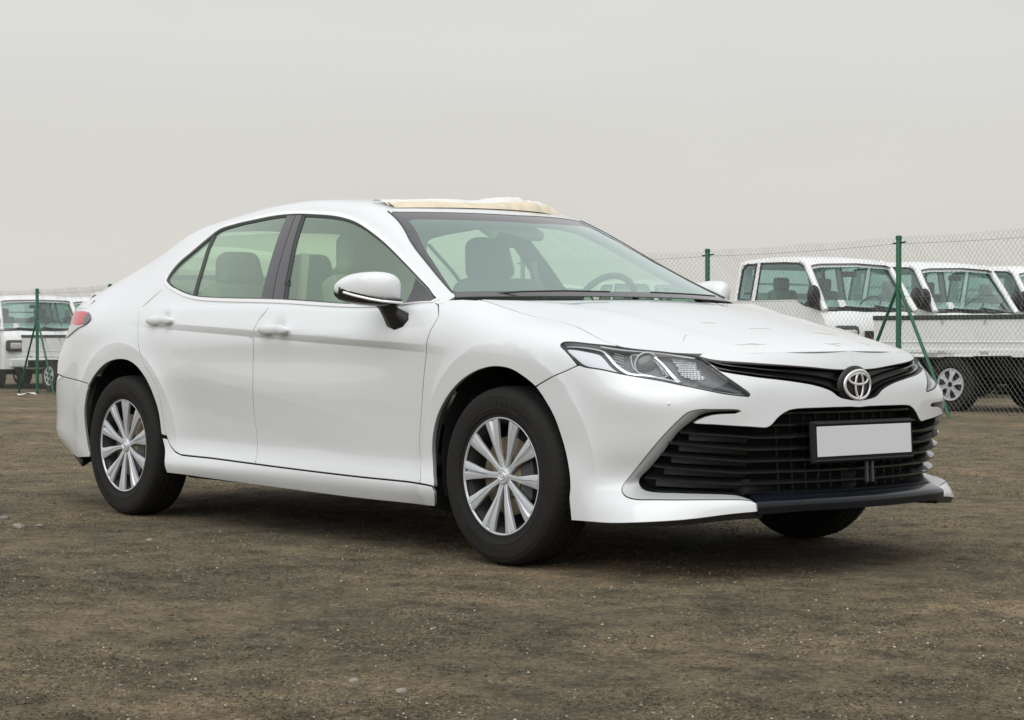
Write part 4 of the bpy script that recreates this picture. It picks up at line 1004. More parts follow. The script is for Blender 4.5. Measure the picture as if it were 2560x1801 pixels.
# wheels --------------------------------------------------------------
def make_wheel():
    root = bpy.data.objects.new('wheel', None); link(root, car)
    prof = [(.200, -.085), (.222, -.092), (.30, -.1), (.326, -.084), (.3335, -.06), (.335, -.040), (.328, -.037), (.328, -.030), (.335, -.027), (.3352, -.004), (.328, -.002), (.328, .004), (.3352, .007), (.335, .028), (.328, .031), (.328, .038), (.335, .041), (.3338, .058), (.3315, .072), (.327, .084), (.318, .0935), (.305, .0985), (.302, .1003), (.285, .1018), (.272, .1022), (.256, .1005), (.2535, .1020), (.245, .0985), (.236, .0965), (.2345, .092), (.222, .091), (.212, .080), (.20, .070)]
    def md(i, k, r):
        if k in (17, 18, 19) and i % 3 == 0: return r-.0022
        if k in (8, 9, 12, 13) and i % 3 == 1: return r-.003
        return r
    tyre = lathe('tyre', prof, M['tyre'], root, n=210, mod=md, autos=25)
    # raised maker's name on the sidewall
    word = 'YOKOHAMA'; Vt = []
    for rep in (0, 1):
        Vt = []
        for i, ch in enumerate(word):
            cu = bpy.data.curves.new('sidewall_letter', 'FONT'); cu.body = ch; cu.size = .030; cu.extrude = .0012; cu.align_x = 'CENTER'; cu.resolution_u = 2
            ob = bpy.data.objects.new('sidewall_letter', cu); link(ob); dg = bpy.context.evaluated_depsgraph_get(); me = bpy.data.meshes.new_from_object(ob.evaluated_get(dg)); bpy.data.objects.remove(ob)
            ang = math.radians(70-rep*180-(i-3.5)*6.2)
            Mx = Matrix.Translation((math.cos(ang)*.262, -.1022, math.sin(ang)*.262)) @ Matrix.Rotation(-(ang-math.pi/2), 4, 'Y') @ Matrix.Rotation(math.pi/2, 4, 'X')
            me.transform(Mx); Vt.append(me)
        bm = bmesh.new()
        for me in Vt: bm.from_mesh(me)
        bm_obj('sidewall_lettering', bm, M['tyre'], root, recalc=False)
    # steel wheel behind the cover
    lathe('steel_wheel', [(.205, .075), (.195, .060), (.190, -.02), (.16, -.01), (.12, .035), (.07, .045), (.02, .045)], M['steel'], root, n=48)
    dsc = lathe('brake_disc', [(.148, .030), (.148, .042), (.142, .0445), (.085, .0445), (.08, .056), (.04, .058), (.0, .058)], M['disc'], root, n=48)
    bm = bmesh.new(); bm_prism(bm, [(.075, -.08), (.145, -.085), (.158, 0), (.145, .085), (.075, .08), (.09, 0)], -.062, -.02, 'xz'); bm_obj('brake_caliper', bm, M['dgrey'], root, bevel=.006)
    # plastic cover: rim, ten spokes in five pairs, hub
    cov = lathe('wheel_cover', [(.2225, .084), (.2215, .0885), (.2185, .0900), (.2150, .0890), (.2125, .084)], M['cover'], root, n=96)
    def height(r): return .0885-.020*max(0, 1-r/.20)**1.3
    for i in range(10):
        wide = i % 2 == 0; a0 = math.radians(i*36+33); 
        rs_ = [.026, .05, .08, .11, .14, .17, .196, .2125]
        hw = [.0130, .0115, .0115, .0165, .0225, .0285, .0345, .0375] if wide else [.0100, .0090, .0095, .0135, .0175, .0215, .0255, .0275]
        skew = [.0, .001, .003, .003, .002, .0, 0, 0]
        V = []; F = []
        for r, h, sk_ in zip(rs_, hw, skew):
            sgn = 1 if wide else -1; t0 = height(r); gr = (.011 if wide else .005) if r > .10 else .002; gw = (.26 if wide else .12) if r > .10 else .1
            for u, dt in ((-1, -.012), (-1, -.0015), (-.86, .0), (-gw, .0005), (0, -gr), (gw, .0005), (.86, .0), (1, -.0015), (1, -.012)):
                y = u*h+sk_*sgn; V.append((r*math.cos(a0)-y*math.sin(a0), -(t0+dt), r*math.sin(a0)+y*math.cos(a0)))
        K = 9; n = len(rs_)
        for k1 in range(n-1):
            for k2 in range(K-1): F.append((k1*K+k2, (k1+1)*K+k2, (k1+1)*K+k2+1, k1*K+k2+1))
        mesh('spoke', V, F, M['cover'], cov, smooth=True, autos=28)
    bm = bmesh.new(); bmesh.ops.create_cone(bm, segments=32, radius1=.036, radius2=.029, depth=.018, cap_ends=True)
    h = bm_obj('hub_cap', bm, M['cover'], cov, smooth=True, bevel=.002); h.rotation_euler = (math.pi/2, 0, 0); h.location = (0, -.073, 0)
    for (cz_, a, b) in ((0, .0215, .0150), (-.001, .0062, .0130), (.0055, .0150, .0075)):
        rg = [(a*math.cos(q), -.0835, cz_+b*math.sin(q)) for q in np.linspace(0, 2*math.pi, 25)[:-1]]
        tube('hub_emblem_ring', rg, .0016, M['emblem'], cov, closed=True, n=6)
    return root
wh = make_wheel(); wh.location = (0, -.800, .335)
def place(o, loc, ry, sy):
    c = copy_tree(o, car); c.location = loc; c.rotation_euler = (0, ry, 0); c.scale = (1, sy, 1); return c
place(wh, (-2.825, -.802, .335), .35, 1); place(wh, (0, .800, .335), 0, -1); place(wh, (-2.825, .802, .335), .9, -1)
wh.rotation_euler = (0, 0, 0)
# wheel-arch liners
def liner(xc, sgn):
    V = []; F = []; n = 36; a0, a1 = math.radians(-17), math.radians(197)
    for i in range(n):
        q = a0+(a1-a0)*i/(n-1)
        for (r, y) in ((.372+.048*max(0, math.sin(q)), .868), (.38+.05*max(0, math.sin(q)), .78), (.425, .52), (.0, .52)):
            V.append((xc+r*math.cos(q), y*sgn, .345+r*math.sin(q)))
    for i in range(n-1):
        for k in range(3): F.append((i*4+k, i*4+k+1, (i+1)*4+k+1, (i+1)*4+k))
    mesh('wheel_arch_liner', V, F, M['void'], car, smooth=True)
for xc in (-.005, -2.83):
    for sg in (-1, 1): liner(xc, sg)
for xc in (-.005, -2.83):      # the liner's outer flange, tucked behind the wing
    q = np.linspace(math.radians(-10), math.radians(190), 60); V = []
    for rr in (.408, .50):
        xs = xc+rr*np.cos(q); zs = np.maximum(.345+rr*np.sin(q), .21); V.append(W(s_of_x(xs), zs, .022))
    o = mesh('liner_flange', np.vstack(V), [(i, i+1, 60+i+1, 60+i) for i in range(59)], M['void'], car, smooth=True); far_copy(o)
# inner body: dark backing behind the gaps, floor, bulkhead
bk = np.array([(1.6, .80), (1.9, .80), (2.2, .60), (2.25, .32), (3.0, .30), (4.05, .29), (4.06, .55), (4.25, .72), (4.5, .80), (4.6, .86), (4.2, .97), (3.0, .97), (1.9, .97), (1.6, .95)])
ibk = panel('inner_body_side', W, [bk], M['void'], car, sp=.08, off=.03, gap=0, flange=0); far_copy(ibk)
idt = panel('door_trim', W, [np.array([(2.30, .55), (4.05, .5), (4.05, .975), (2.30, .975)])], M['seatf'], car, sp=.1, off=.07, gap=0, flange=0); far_copy(idt)
bm = bmesh.new(); bm_box(bm, (-1.42, 0, .23), (1.95, 1.62, .06)); bm_box(bm, (-1.5, 0, .25), (4.2, 1.0, .10)); bm_box(bm, (.62, 0, .30), (.50, 1.0, .10)); bm_box(bm, (-3.5, 0, .32), (.6, 1.2, .10))
bm_obj('underbody', bm, M['underb'], car, bevel=.02)
bm = bmesh.new(); bm_box(bm, (.42, 0, .52), (.10, 1.2, .44)); bm_box(bm, (-.32, 0, .60), (.04, 1.56, .62)); bm_box(bm, (.1, 0, .72), (.9, 1.0, .2)); bm_obj('bulkhead', bm, M['void'], car)
bm = bmesh.new(); bm_box(bm, (-3.15, 0, .62), (.9, 1.0, .66)); bm_obj('boot_tub', bm, M['void'], car)
for sg in (-1, 1):
    mesh('mud_flap', [(-.435, .60*sg, .12), (-.44, .885*sg, .19), (-.44, .885*sg, .30), (-.42, .60*sg, .35)], [(0, 1, 2, 3)], M['void'], car)
# cabin ----------------------------------------------------------------
def seat(x, y, wdt=.50, tilt=18, rear=False, nm='front_seat'):
    bm = bmesh.new()
    for (c, s) in (((.0, 0, .46 if not rear else .44), (.52, wdt, .16)),):
        bm_box(bm, c, s)
    R_ = Matrix.Rotation(math.radians(-tilt), 3, 'Y')
    bm_box(bm, Vector((-.26, 0, .52))+R_ @ Vector((0, 0, .28)), (.14, wdt, .58), R_)
    o = bm_obj(nm, bm, M['seat'], car, smooth=True, bevel=.05, seg=4); o.location = (x, y, .06)
    return o
def headrest(seat_o, y, x=-.47, z=1.14, w_=.27, h=.20):
    bm = bmesh.new(); bm_box(bm, (0, 0, 0), (.11, w_, h)); R_ = Matrix.Rotation(math.radians(-12), 4, 'Y'); bm.transform(R_)
    for v in bm.verts:
        if v.co.z > 0: v.co.y *= .80
    hr = bm_obj('headrest', bm, M['seat'], seat_o, smooth=True, bevel=.045, seg=4); hr.location = (x, y, z)
    tubes('headrest_posts', [([(x+.01, y-.06, z-.18), (x, y-.06, z-.05)], .006), ([(x+.01, y+.06, z-.18), (x, y+.06, z-.05)], .006)], M['black'], seat_o)
for sg in (-1, 1):
    s_ = seat(-1.10, .37*sg); headrest(s_, 0, x=-.50, z=1.165)
rs = seat(-2.02, 0, wdt=1.28, tilt=24, rear=True, nm='rear_bench')
for y in (-.42, 0, .42): headrest(rs, y, x=-.52, z=1.12, w_=.26, h=.17)
bm = bmesh.new(); bm_box(bm, (-2.98, 0, 1.0), (.62, 1.34, .03)); bm_obj('parcel_shelf', bm, M['dash'], car)
bm = bmesh.new(); bm_box(bm, (-.48, 0, .90), (.42, 1.46, .16)); bm_box(bm, (-.62, .37, .985), (.22, .36, .06)); bm_box(bm, (-.66, .0, .97), (.05, .24, .12)); bm_obj('dashboard', bm, M['dash'], car, bevel=.03, seg=3)
o = tube('steering_wheel', [(math.cos(q)*.185, math.sin(q)*.185, 0) for q in np.linspace(0, 2*math.pi, 33)[:-1]], .015, M['dash'], car, closed=True, n=8); o.location = (-.80, .37, .955); o.rotation_euler = (0, math.radians(-66), 0)
bm = bmesh.new(); bm_box(bm, (0, 0, 0), (.045, .22, .065)); o = bm_obj('rear_view_mirror', bm, M['black'], car, bevel=.015); o.location = (-.96, -.02, 1.275); o.rotation_euler = (0, .15, .15)
bm = bmesh.new(); bm_box(bm, (0, 0, 0), (.16, .30, .05)); o = bm_obj('sensor_housing', bm, M['trim'], car, bevel=.02); o.location = (-1.01, 0, 1.325); o.rotation_euler = (0, .45, 0)
for sg in (-1, 1):
    tube('seat_belt', [(-1.62, .66*sg, 1.22), (-1.60, .70*sg, .95), (-1.55, .70*sg, .6)], .02, M['seatf'], car, n=4)
# roof film -------------------------------------------------------------
rng = random.Random(4)
def film(name, a0, a1, b0, b1, h, m, n1=70, n2=14, lift=.004, seed=0):
    """crumpled protective film bundled along the front edge of the roof; a = fore-aft, b = across"""
    V = []; F = []
    for i in range(n1):
        y = b0+(b1-b0)*i/(n1-1); u = i/(n1-1)
        ww = 2-abs(y)/.575
        for j in range(n2):
            v = j/(n2-1); x = a0+(a1-a0)*v
            P = Cg(x, ww, 0)[0] if False else None
            V.append((x, y, v, u))
    A = np.array(V); wv = 2-np.minimum(np.abs(A[:, 1])/.575, .98)
    P = Cg(A[:, 0], wv, 0); P[:, 1] = A[:, 1]
    z = []
    for (x, y, v, u), p in zip(A, P):
        hh = h(u)*math.sin(math.pi*min(1, v*1.02))**.6
        nn = noise.noise(Vector((x*9+seed, y*7, 1.3)))*.35+noise.noise(Vector((x*24, y*22+seed, 4.1)))*.18
        cr_ = abs(noise.noise(Vector((y*14+x*10+seed, x*30, 2.))))*.5
        p[2] += lift+max(0, hh*(1+nn-cr_*.5)); p[0] += nn*.012
    n = n2
    for i in range(n1-1):
        for j in range(n2-1): F.append((i*n+j, i*n+j+1, (i+1)*n+j+1, (i+1)*n+j))
    return P, F
bump = lambda u: .012+.018*sst(.45, .78, u)*(1-.35*sst(.85, 1, u))
P, F = film('roof_film', -1.215, -1.30, -.50, .40, bump, None, seed=3)
film_o = mesh('roof_film', P, F, M['tape'], None, smooth=True); film_o['label'] = 'yellowed and milky plastic film crumpled along the front edge of the white sedan roof'; film_o['category'] = 'plastic film'
bump2 = lambda u: .014+.022*sst(.42, .70, u)*(1-.5*sst(.86, 1, u))
P, F = film('film_fold', -1.25, -1.36, -.505, .42, bump2, None, seed=9, lift=.006)
mesh('film_fold', P, F, M['wrap'], film_o, smooth=True)
P, F = film('film_flap', -1.28, -1.40, .0, .44, lambda u: .026*math.sin(math.pi*u)+.006, None, seed=15, lift=.01, n1=40)
mesh('film_flap', P, F, M['wrap'], film_o, smooth=True)

# ---------------------------------------------------------------- fence and the trucks behind it
FW2 = Vector((math.cos(YAW), math.sin(YAW))); RT2 = Vector((math.sin(YAW), -math.cos(YAW)))
def at(l, d):
    p = Vector((5.74, -5.667))+FW2*d+RT2*l; return p.x, p.y
def gnd(x, y):
    d = (x-5.74)*-.765+(y+5.667)*.645; l = (x-5.74)*.645+(y+5.667)*.765
    return -.20*float(sst(24, 36, d))*float(sst(2, -6, l))
def fence():
    f = thing('chain_link_fence', 'chain link fence of galvanised mesh on green posts behind the white sedan', 'fence', (*at(0, 28), 0))
    inv = Vector(f.location)
    path = [(-13, 43.3), (-8.98, 38.), (-7.0, 35.), (-4.6, 32.7), (-2.2, 30.4), (.15, 28.1), (2.51, 25.8), (4.31, 22.4), (5.75, 19.6), (7.3, 16.7)]
    pts = [Vector((*at(*p), 0)) for p in path]
    for p in pts: p.z = gnd(p.x, p.y)
    braced = (1, 7)
    for i, p in enumerate(pts):
        q = p-inv; H = 1.985 if i != 6 else 1.99
        po = tube('fence_post', [q+Vector((0, 0, -.1)), q+Vector((0, 0, H-.012)), q+Vector((0, 0, H-.002)), q+Vector((0, 0, H))], .031, M['green'], f, n=14, taper=[.031, .031, .028, .012])
        cap = tube('post_cap', [q+Vector((0, 0, H-.03)), q+Vector((0, 0, H+.004)), q+Vector((0, 0, H+.012))], .034, M['green'], po, n=14, taper=[.035, .035, .022])
        a = pts[max(i-1, 0)]; b = pts[min(i+1, len(pts)-1)]; t = (b-a).normalized()
        clamp = tube('wire_clamp', [q+t*-.10+Vector((0, 0, H-.075)), q+t*.12+Vector((0, 0, H-.065))], .009, M['black'], po, n=6)
        if i in braced:
            for sg, dirn in ((-1, (pts[i]-pts[i-1]).normalized()), (1, (pts[i+1]-pts[i]).normalized())):
                foot = q+dirn*sg*.92+Vector((0, 0, -.08)); top = q+dirn*sg*.03+Vector((0, 0, H*.705))
                br = tube('brace', [foot, top], .019, M['green'], po, n=10)
            tube('brace_collar', [q+Vector((0, 0, H*.69)), q+Vector((0, 0, H*.725))], .036, M['green'], po, n=14)
    # line wires
    for j, z in enumerate((.08, .70, 1.32, 1.905)):
        ps = []
        for i in range(len(pts)-1):
            for k in range(6):
                t = k/6; sag = -.02*math.sin(math.pi*t); ps.append(pts[i]*(1-t)+pts[i+1]*t-inv+Vector((0, 0, z+sag)))
        tube('line_wire', ps, .0022, M['wire'], f, n=3)
    # woven mesh: two families of slanted wires, bulging a little between posts
    V = []; F = []; w_, h_ = .0365, .036; r = .0017; rn = random.Random(2)
    for i in range(len(pts)-1):
        a, b = pts[i]-inv, pts[i+1]-inv; L_ = (b-a).length; t = (b-a).normalized(); nrm = Vector((t.y, -t.x, 0)); n = int(L_/(2*w_)); 
        rows = 54; 
        def P(u, v):    # u in half cells, v in half cells
            x = u*L_/(2*n); z = .03+v*h_
            q = x/L_; topw = 1+.004*math.sin(x*4.1+i)*(v/rows)
            c = a.lerp(b, q); bul = .012*math.sin(x*7+v*.31+i*2)+.006*math.sin(x*17+v*.9)
            return c+Vector((0, 0, z*topw))+nrm*bul
        for u0 in range(0, 2*n):
            # zigzag wire number u0: runs up alternating between columns u0 and u0+1
            prev = None; par = 0 if u0 % 2 == 0 else 1
            for v in range(rows+1):
                u = u0+((v+par) % 2); p = P(u, v)
                bse = len(V)
                for k in range(3):
                    q = 2*math.pi*k/3; V.append(p+t*math.cos(q)*r+nrm*(math.sin(q)*r+(.0025 if v % 2 else -.0025)))
                if prev is not None:
                    for k in range(3): F.append((prev+k, prev+(k+1) % 3, bse+(k+1) % 3, bse+k))
                prev = bse
    me = mesh('wire_mesh', V, F, M['wire'], f); me['kind'] = 'stuff'
    return f
fence()
def make_truck(name='small_truck'):
    root = bpy.data.objects.new(name, None); link(root)
    Wd = .87
    def yz(z): return Wd
    # lower cab, as a lofted side profile with rounded nose
    prof = [(-.02, .42), (.0, .62), (.0, .95), (-.04, 1.10), (-.13, 1.21), (-.30, 1.245), (-.50, 1.27), (-.80, 1.37), (-2.0, 1.37), (-2.04, 1.30), (-2.04, .62), (-1.30, .62), (-1.22, .78), (-1.02, .90), (-.72, .90), (-.52, .78), (-.44, .42)]
    ys = [(-1, .03), (-.965, 0), (-.6, 0), (0, 0), (.6, 0), (.965, 0), (1, .03)]
    V = []; F = []; K = len(prof)
    for yy, ins in ys:
        for (x, z) in prof:
            nose = .16*abs(yy)**3 if x > -.5 else 0; V.append((x-nose*(1 if x > -.5 else 0)-(ins if x > -.3 else 0), yy*Wd, z))
    for i in range(len(ys)-1):
        for k in range(K): F.append((i*K+k, i*K+(k+1) % K, (i+1)*K+(k+1) % K, (i+1)*K+k))
    F += [tuple(range(K))[::-1], tuple((len(ys)-1)*K+k for k in range(K))]
    cab = mesh('cab_body', V, F, M['truckw'], root, smooth=True, autos=32)
    bm = bmesh.new(); bm.from_mesh(cab.data); bmesh.ops.recalc_face_normals(bm, faces=bm.faces); bm.to_mesh(cab.data); bm.free()
    # roof
    rp = [(-.62, 1.85, .75), (-.68, 1.90, .745), (-.84, 1.94, .735), (-1.10, 1.96, .725), (-1.6, 1.965, .725), (-1.95, 1.945, .725), (-2.04, 1.88, .74)]
    V = []; F = []
    for (x, z, hw) in rp:
        for yy in (-1, -.96, -.8, 0, .8, .96, 1):
            V.append((x+.10*(1-yy*yy)*(x > -.7), yy*hw*(1.03), z-(.075 if abs(yy) == 1 else .02 if abs(yy) > .9 else 0 if yy else -.015)))
    for i in range(len(rp)-1):
        for k in range(6): F.append((i*7+k, i*7+k+1, (i+1)*7+k+1, (i+1)*7+k))
    n0 = len(V); V += [(x, y*.97, z-.05) for (x, y, z) in V]; F += [tuple(q+n0 for q in f[::-1]) for f in F[:]]
    mesh('cab_roof', V, F, M['truckw'], root, smooth=True, autos=40)
    for sg in (-1, 1):
        ap = [(-.25, .845*sg, 1.22), (-.45, .81*sg, 1.52), (-.68, .765*sg, 1.84), (-.80, .74*sg, 1.89)]
        tube('front_pillar', ap, .045, M['truckw'], root, n=8)
        bm = bmesh.new(); bm_prism(bm, [(-1.60, 1.36), (-1.68, 1.36), (-1.66, 1.90), (-1.60, 1.90)], -.02, .02)
        for v in bm.verts: v.co.y += sg*(.865-(v.co.z-1.25)*.20)
        bm_obj('door_pillar', bm, M['truckw'], root, bevel=.006)
        bm = bmesh.new(); bm_prism(bm, [(-1.97, 1.34), (-2.04, 1.34), (-2.04, 1.90), (-1.97, 1.90)], -.10, .02)
        for v in bm.verts: v.co.y = v.co.y*sg+sg*(.865-(v.co.z-1.25)*.20)
        bm_obj('rear_pillar', bm, M['truckw'], root, bevel=.012)
        # door glass and quarter glass, with dark rubber frame
        def pane(nm, poly, m, off=0.0):
            V = [(x, sg*(.872-(z-1.25)*.20+off), z) for x, z in poly]; return mesh(nm, V, [tuple(range(len(V)))], m, root)
        dg = [(-1.59, 1.365), (-.82, 1.365), (-.62, 1.30), (-.36, 1.27), (-.60, 1.66), (-.72, 1.80), (-.86, 1.86), (-1.59, 1.88)]
        pane('door_glass', dg, M['tglass'])
        tube('glass_frame', [(x, sg*(.875-(z-1.25)*.20), z) for x, z in dg], .015, M['gasket'], root, n=5, closed=True)
        qg = [(-1.96, 1.40), (-1.69, 1.365), (-1.69, 1.86), (-1.86, 1.87), (-1.95, 1.80)]
        pane('quarter_glass', qg, M['tglass'])
        tube('glass_frame', [(x, sg*(.875-(z-1.25)*.20), z) for x, z in qg], .018, M['gasket'], root, n=5, closed=True)
        tri = [(-.64, 1.29), (-.28, 1.22), (-.44, 1.46)]
        pane('mirror_triangle', tri, M['black'], .008)
        bm = bmesh.new(); bmesh.ops.create_uvsphere(bm, u_segments=14, v_segments=10, radius=1)
        for v in bm.verts: v.co = Vector((v.co.x*.06-.34, sg*(.96)+v.co.y*.11, 1.40+v.co.z*.155))
        bm_obj('wing_mirror', bm, M['black'], root, smooth=True)
        tube('mirror_stay', [(-.36, .80*sg, 1.30), (-.34, .93*sg, 1.36)], .02, M['black'], root, n=6)
        # headlamps
        bm = bmesh.new(); bm_box(bm, (-.055, .64*sg, .90), (.16, .36, .24)); bm_obj('headlamp', bm, M['gasket'], root, smooth=True, bevel=.05, seg=3)
        bm = bmesh.new(); bm_box(bm, (-.045, .64*sg, .90), (.16, .28, .17)); bm_obj('lamp_glass', bm, M['clearlamp'], root, smooth=True, bevel=.05, seg=3)
        tube('door_seam', [(-1.63, .8435*sg, 1.34), (-1.63, .8435*sg, .66)], .006, M['gasket'], root, n=4)
    # windscreen
    wv = []; 
    for (x, z, hw) in ((-.14, 1.215, .82), (-.38, 1.53, .775), (-.60, 1.845, .72)):
        for yy in np.linspace(-1, 1, 9): wv.append((x-.13*yy*yy, yy*hw, z))
    F = [(i*9+k, i*9+k+1, (i+1)*9+k+1, (i+1)*9+k) for i in range(2) for k in range(8)]
    mesh('windscreen', wv, F, M['tglass'], root, smooth=True)
    rim = [wv[k] for k in range(9)]+[wv[9+8]]+[wv[18+k] for k in range(8, -1, -1)]+[wv[9]]
    tube('windscreen_seal', rim, .02, M['gasket'], root, n=5, closed=True)
    V = [wv[k] for k in range(9)]+[(x-.035, y*.99, z+.05) for (x, y, z) in wv[:9]]
    mesh('windscreen_lower_border', [(x+.004, y, z+.002) for x, y, z in V], [(k, k+1, 9+k+1, 9+k) for k in range(8)], M['frit'], root)
    tubes('wipers', [([(-.13, -.05, 1.235), (-.19, -.55, 1.27)], .012), ([(-.12, .45, 1.225), (-.16, -.02, 1.285)], .012)], M['black'], root, n=5)
    bm = bmesh.new(); bm_box(bm, (-.0, 0, .55), (.10, 1.52, .18)); bm_obj('bumper', bm, M['truckw'], root, bevel=.03)
    bm = bmesh.new(); bm_box(bm, (.052, 0, .57), (.01, .8, .07)); bm_box(bm, (.004, 0, .90), (.02, .72, .10)); bm_obj('front_grille', bm, M['black'], root, bevel=.004)
    # rear wall with window opening, seats
    bm = bmesh.new()
    for c, s in (((-2.02, 0, 1.42), (.03, 1.5, .14)), ((-2.02, 0, 1.86), (.03, 1.4, .10)), ((-2.02, -.64, 1.64), (.03, .2, .36)), ((-2.02, .64, 1.64), (.03, .2, .36))): bm_box(bm, c, s)
    bm_obj('rear_wall', bm, M['truckw'], root)
    mesh('rear_glass', [(-2.02, -.55, 1.49), (-2.02, .55, 1.49), (-2.02, .55, 1.81), (-2.02, -.55, 1.81)], [(0, 1, 2, 3)], M['tglass'], root)
    for y in (-.40, .40):
        bm = bmesh.new(); bm_box(bm, (-1.50, y, 1.22), (.14, .46, .60), Matrix.Rotation(math.radians(-12), 3, 'Y')); s_ = bm_obj('cab_seat', bm, M['seat'], root, smooth=True, bevel=.05, seg=3)
        bm = bmesh.new(); bm_box(bm, (-1.57, y, 1.60), (.10, .25, .18)); bm_obj('headrest', bm, M['seat'], s_, smooth=True, bevel=.04, seg=3)
    bm = bmesh.new(); bm_box(bm, (-.36, 0, 1.17), (.30, 1.4, .14)); bm_obj('dashboard', bm, M['dash'], root, bevel=.03)
    tube('steering_wheel', [(-.66+math.cos(q)*.11, .38+math.sin(q)*.19, 1.30+math.cos(q)*.12) for q in np.linspace(0, 6.2832, 20)[:-1]], .014, M['black'], root, closed=True)
    bm = bmesh.new(); bm_box(bm, (-.66, 0, 1.72), (.04, .26, .08)); bm_obj('cabin_mirror', bm, M['black'], root, bevel=.02)
    mesh('paper_notice', [(-.195, -.62, 1.265), (-.185, -.50, 1.265), (-.25, -.50, 1.36), (-.26, -.61, 1.36)], [(0, 1, 2, 3)], M['plate'], root)
    # dropside bed
    bm = bmesh.new(); bm_box(bm, (-3.42, 0, .71), (2.60, 1.66, .06)); bed = bm_obj('bed_floor', bm, M['truckw'], root)
    for sg in (-1, 1):
        bm = bmesh.new()
        bm_prism(bm, [(-4.72, .68), (-2.12, .68), (-2.12, 1.085), (-4.72, 1.085)], .82*sg, .845*sg)
        bm_prism(bm, [(-4.70, .80), (-2.14, .80), (-2.14, .815), (-4.70, .815)], .846*sg, .853*sg)
        bm_prism(bm, [(-4.72, .68), (-2.12, .68), (-2.12, .725), (-4.72, .725)], .846*sg, .862*sg)
        bm_obj('side_gate', bm, M['truckw'], bed, bevel=.006)
        bm = bmesh.new(); bm_box(bm, (-3.42, .835*sg, 1.095), (2.62, .05, .055)); bm_obj('side_rail', bm, M['gasket'], bed, bevel=.01)
        for x in (-4.3, -3.7, -3.1, -2.5):
            bm = bmesh.new(); bm_box(bm, (x, .862*sg, .685), (.10, .02, .04)); bm_obj('gate_hinge', bm, M['silver_grey'], bed); bm = bmesh.new(); bm_box(bm, (x, .852*sg, 1.04), (.02, .012, .05)); bm_obj('gate_latch', bm, M['silver_grey'], bed)
    bm = bmesh.new(); bm_box(bm, (-4.72, 0, .89), (.025, 1.64, .40)); bm_obj('tail_gate', bm, M['truckw'], bed, bevel=.006)
    bm = bmesh.new(); bm_box(bm, (-2.13, 0, 1.0), (.03, 1.64, .64)); bm_obj('head_board', bm, M['truckw'], bed, bevel=.006)
    tube('guard_frame', [(-2.13, -.76, 1.3), (-2.13, -.74, 1.62), (-2.13, .74, 1.62), (-2.13, .76, 1.3)], .02, M['truckw'], bed, n=6)
    bm = bmesh.new(); bm_box(bm, (-2.6, .36, .56), (4.0, .10, .13)); bm_box(bm, (-2.6, -.36, .56), (4.0, .10, .13)); bm_box(bm, (-3.5, 0, .38), (.14, 1.3, .14)); bm_box(bm, (-2.55, .55, .48), (.5, .34, .26)); bm_box(bm, (-2.55, -.55, .46), (.4, .30, .22)); bm_box(bm, (-1.0, 0, .5), (1.9, 1.3, .2)); bm_box(bm, (-4.62, 0, .52), (.06, 1.5, .10)); bm_box(bm, (-3.6, 0, .50), (1.5, .9, .22)); bm_box(bm, (-2.2, 0, .46), (.5, 1.5, .36)); bm_box(bm, (-4.35, .0, .42), (.5, .62, .2))
    bm_obj('chassis', bm, M['underb'], root)
    for x in (-.87, -3.60):
        for sg in (-1, 1):
            wl_ = bpy.data.objects.new('wheel', None); link(wl_, root); wl_.location = (x, .74*sg, .315); wl_.scale = (1, -1*sg, 1)
            wl_.scale = (1, sg*-1, 1)
            lathe('tyre', [(.17, -.08), (.21, -.085), (.29, -.09), (.315, -.06), (.315, .06), (.29, .09), (.22, .092), (.19, .07), (.17, .06)], M['tyre'], wl_, n=36)
            if x < -2:
                lathe('wheel_disc', [(.20, .062), (.0, .055)], M['steel'], wl_, n=24)
                cv = lathe('wheel_cover', [(.19, .080), (.186, .094), (.165, .092), (.160, .080)], M['cover'], wl_, n=36)
                for i in range(6):
                    a = i*math.pi/3+.3; V = []
                    for (r_, h_, t_) in ((.03, .028, .10), (.10, .024, .098), (.175, .052, .090)):
                        for u in (-1, 0, 1): V.append((r_*math.cos(a)-u*h_*math.sin(a), -(t_-(.004 if u == 0 else 0)), r_*math.sin(a)+u*h_*math.cos(a)))
                    mesh('cover_spoke', V, [(0, 3, 4, 1), (1, 4, 5, 2), (3, 6, 7, 4), (4, 7, 8, 5)], M['cover'], cv, smooth=True)
            else:
                lathe('wheel_cover', [(.19, .080), (.17, .092), (.08, .095), (.0, .10)], M['cover'], wl_, n=24)
    return root
trk = make_truck()
spots = [  # lateral, depth (front of the cab), heading, label
 (8.03, 21.05, 0, 'white dropside truck close behind the fence, only its bed and rear wheels in view'),
 (4.95, 26.7, -5, 'white cab truck nearest above the sedan bonnet, leftmost cab of the right hand row'),
 (6.78, 28.5, -5, 'white cab truck in the middle of the right hand row, just past the braced post'),
 (8.60, 30.2, -5, 'white cab truck cut off by the right edge of the picture'),
 (-9.65, 41.6, -8, 'white cab truck seen through the fence behind the left braced post, big headlamp showing'),
 (-8.55, 43.4, -5, 'white cab truck peeping out between the left post and the sedan boot'),
 (-6.15, 37.25, 0, 'white truck whose low dropside bed starts at the left braced post, behind the sedan tail'),
 (3.60, 37.5, 3, 'distant white truck low behind the sedan windscreen pillar and the thin green post'),
 (1.50, 40.0, 3, 'distant white truck glimpsed through the sedan windscreen'),
]
for i, (l, d, a, lab) in enumerate(spots):
    o = trk if i == 0 else copy_tree(trk)
    x, y = at(l, d); o.location = (x, y, gnd(x, y)); o.rotation_euler = (0, 0, math.radians(a)); o['label'] = lab; o['category'] = 'truck'; o['group'] = 'white trucks parked behind the fence'
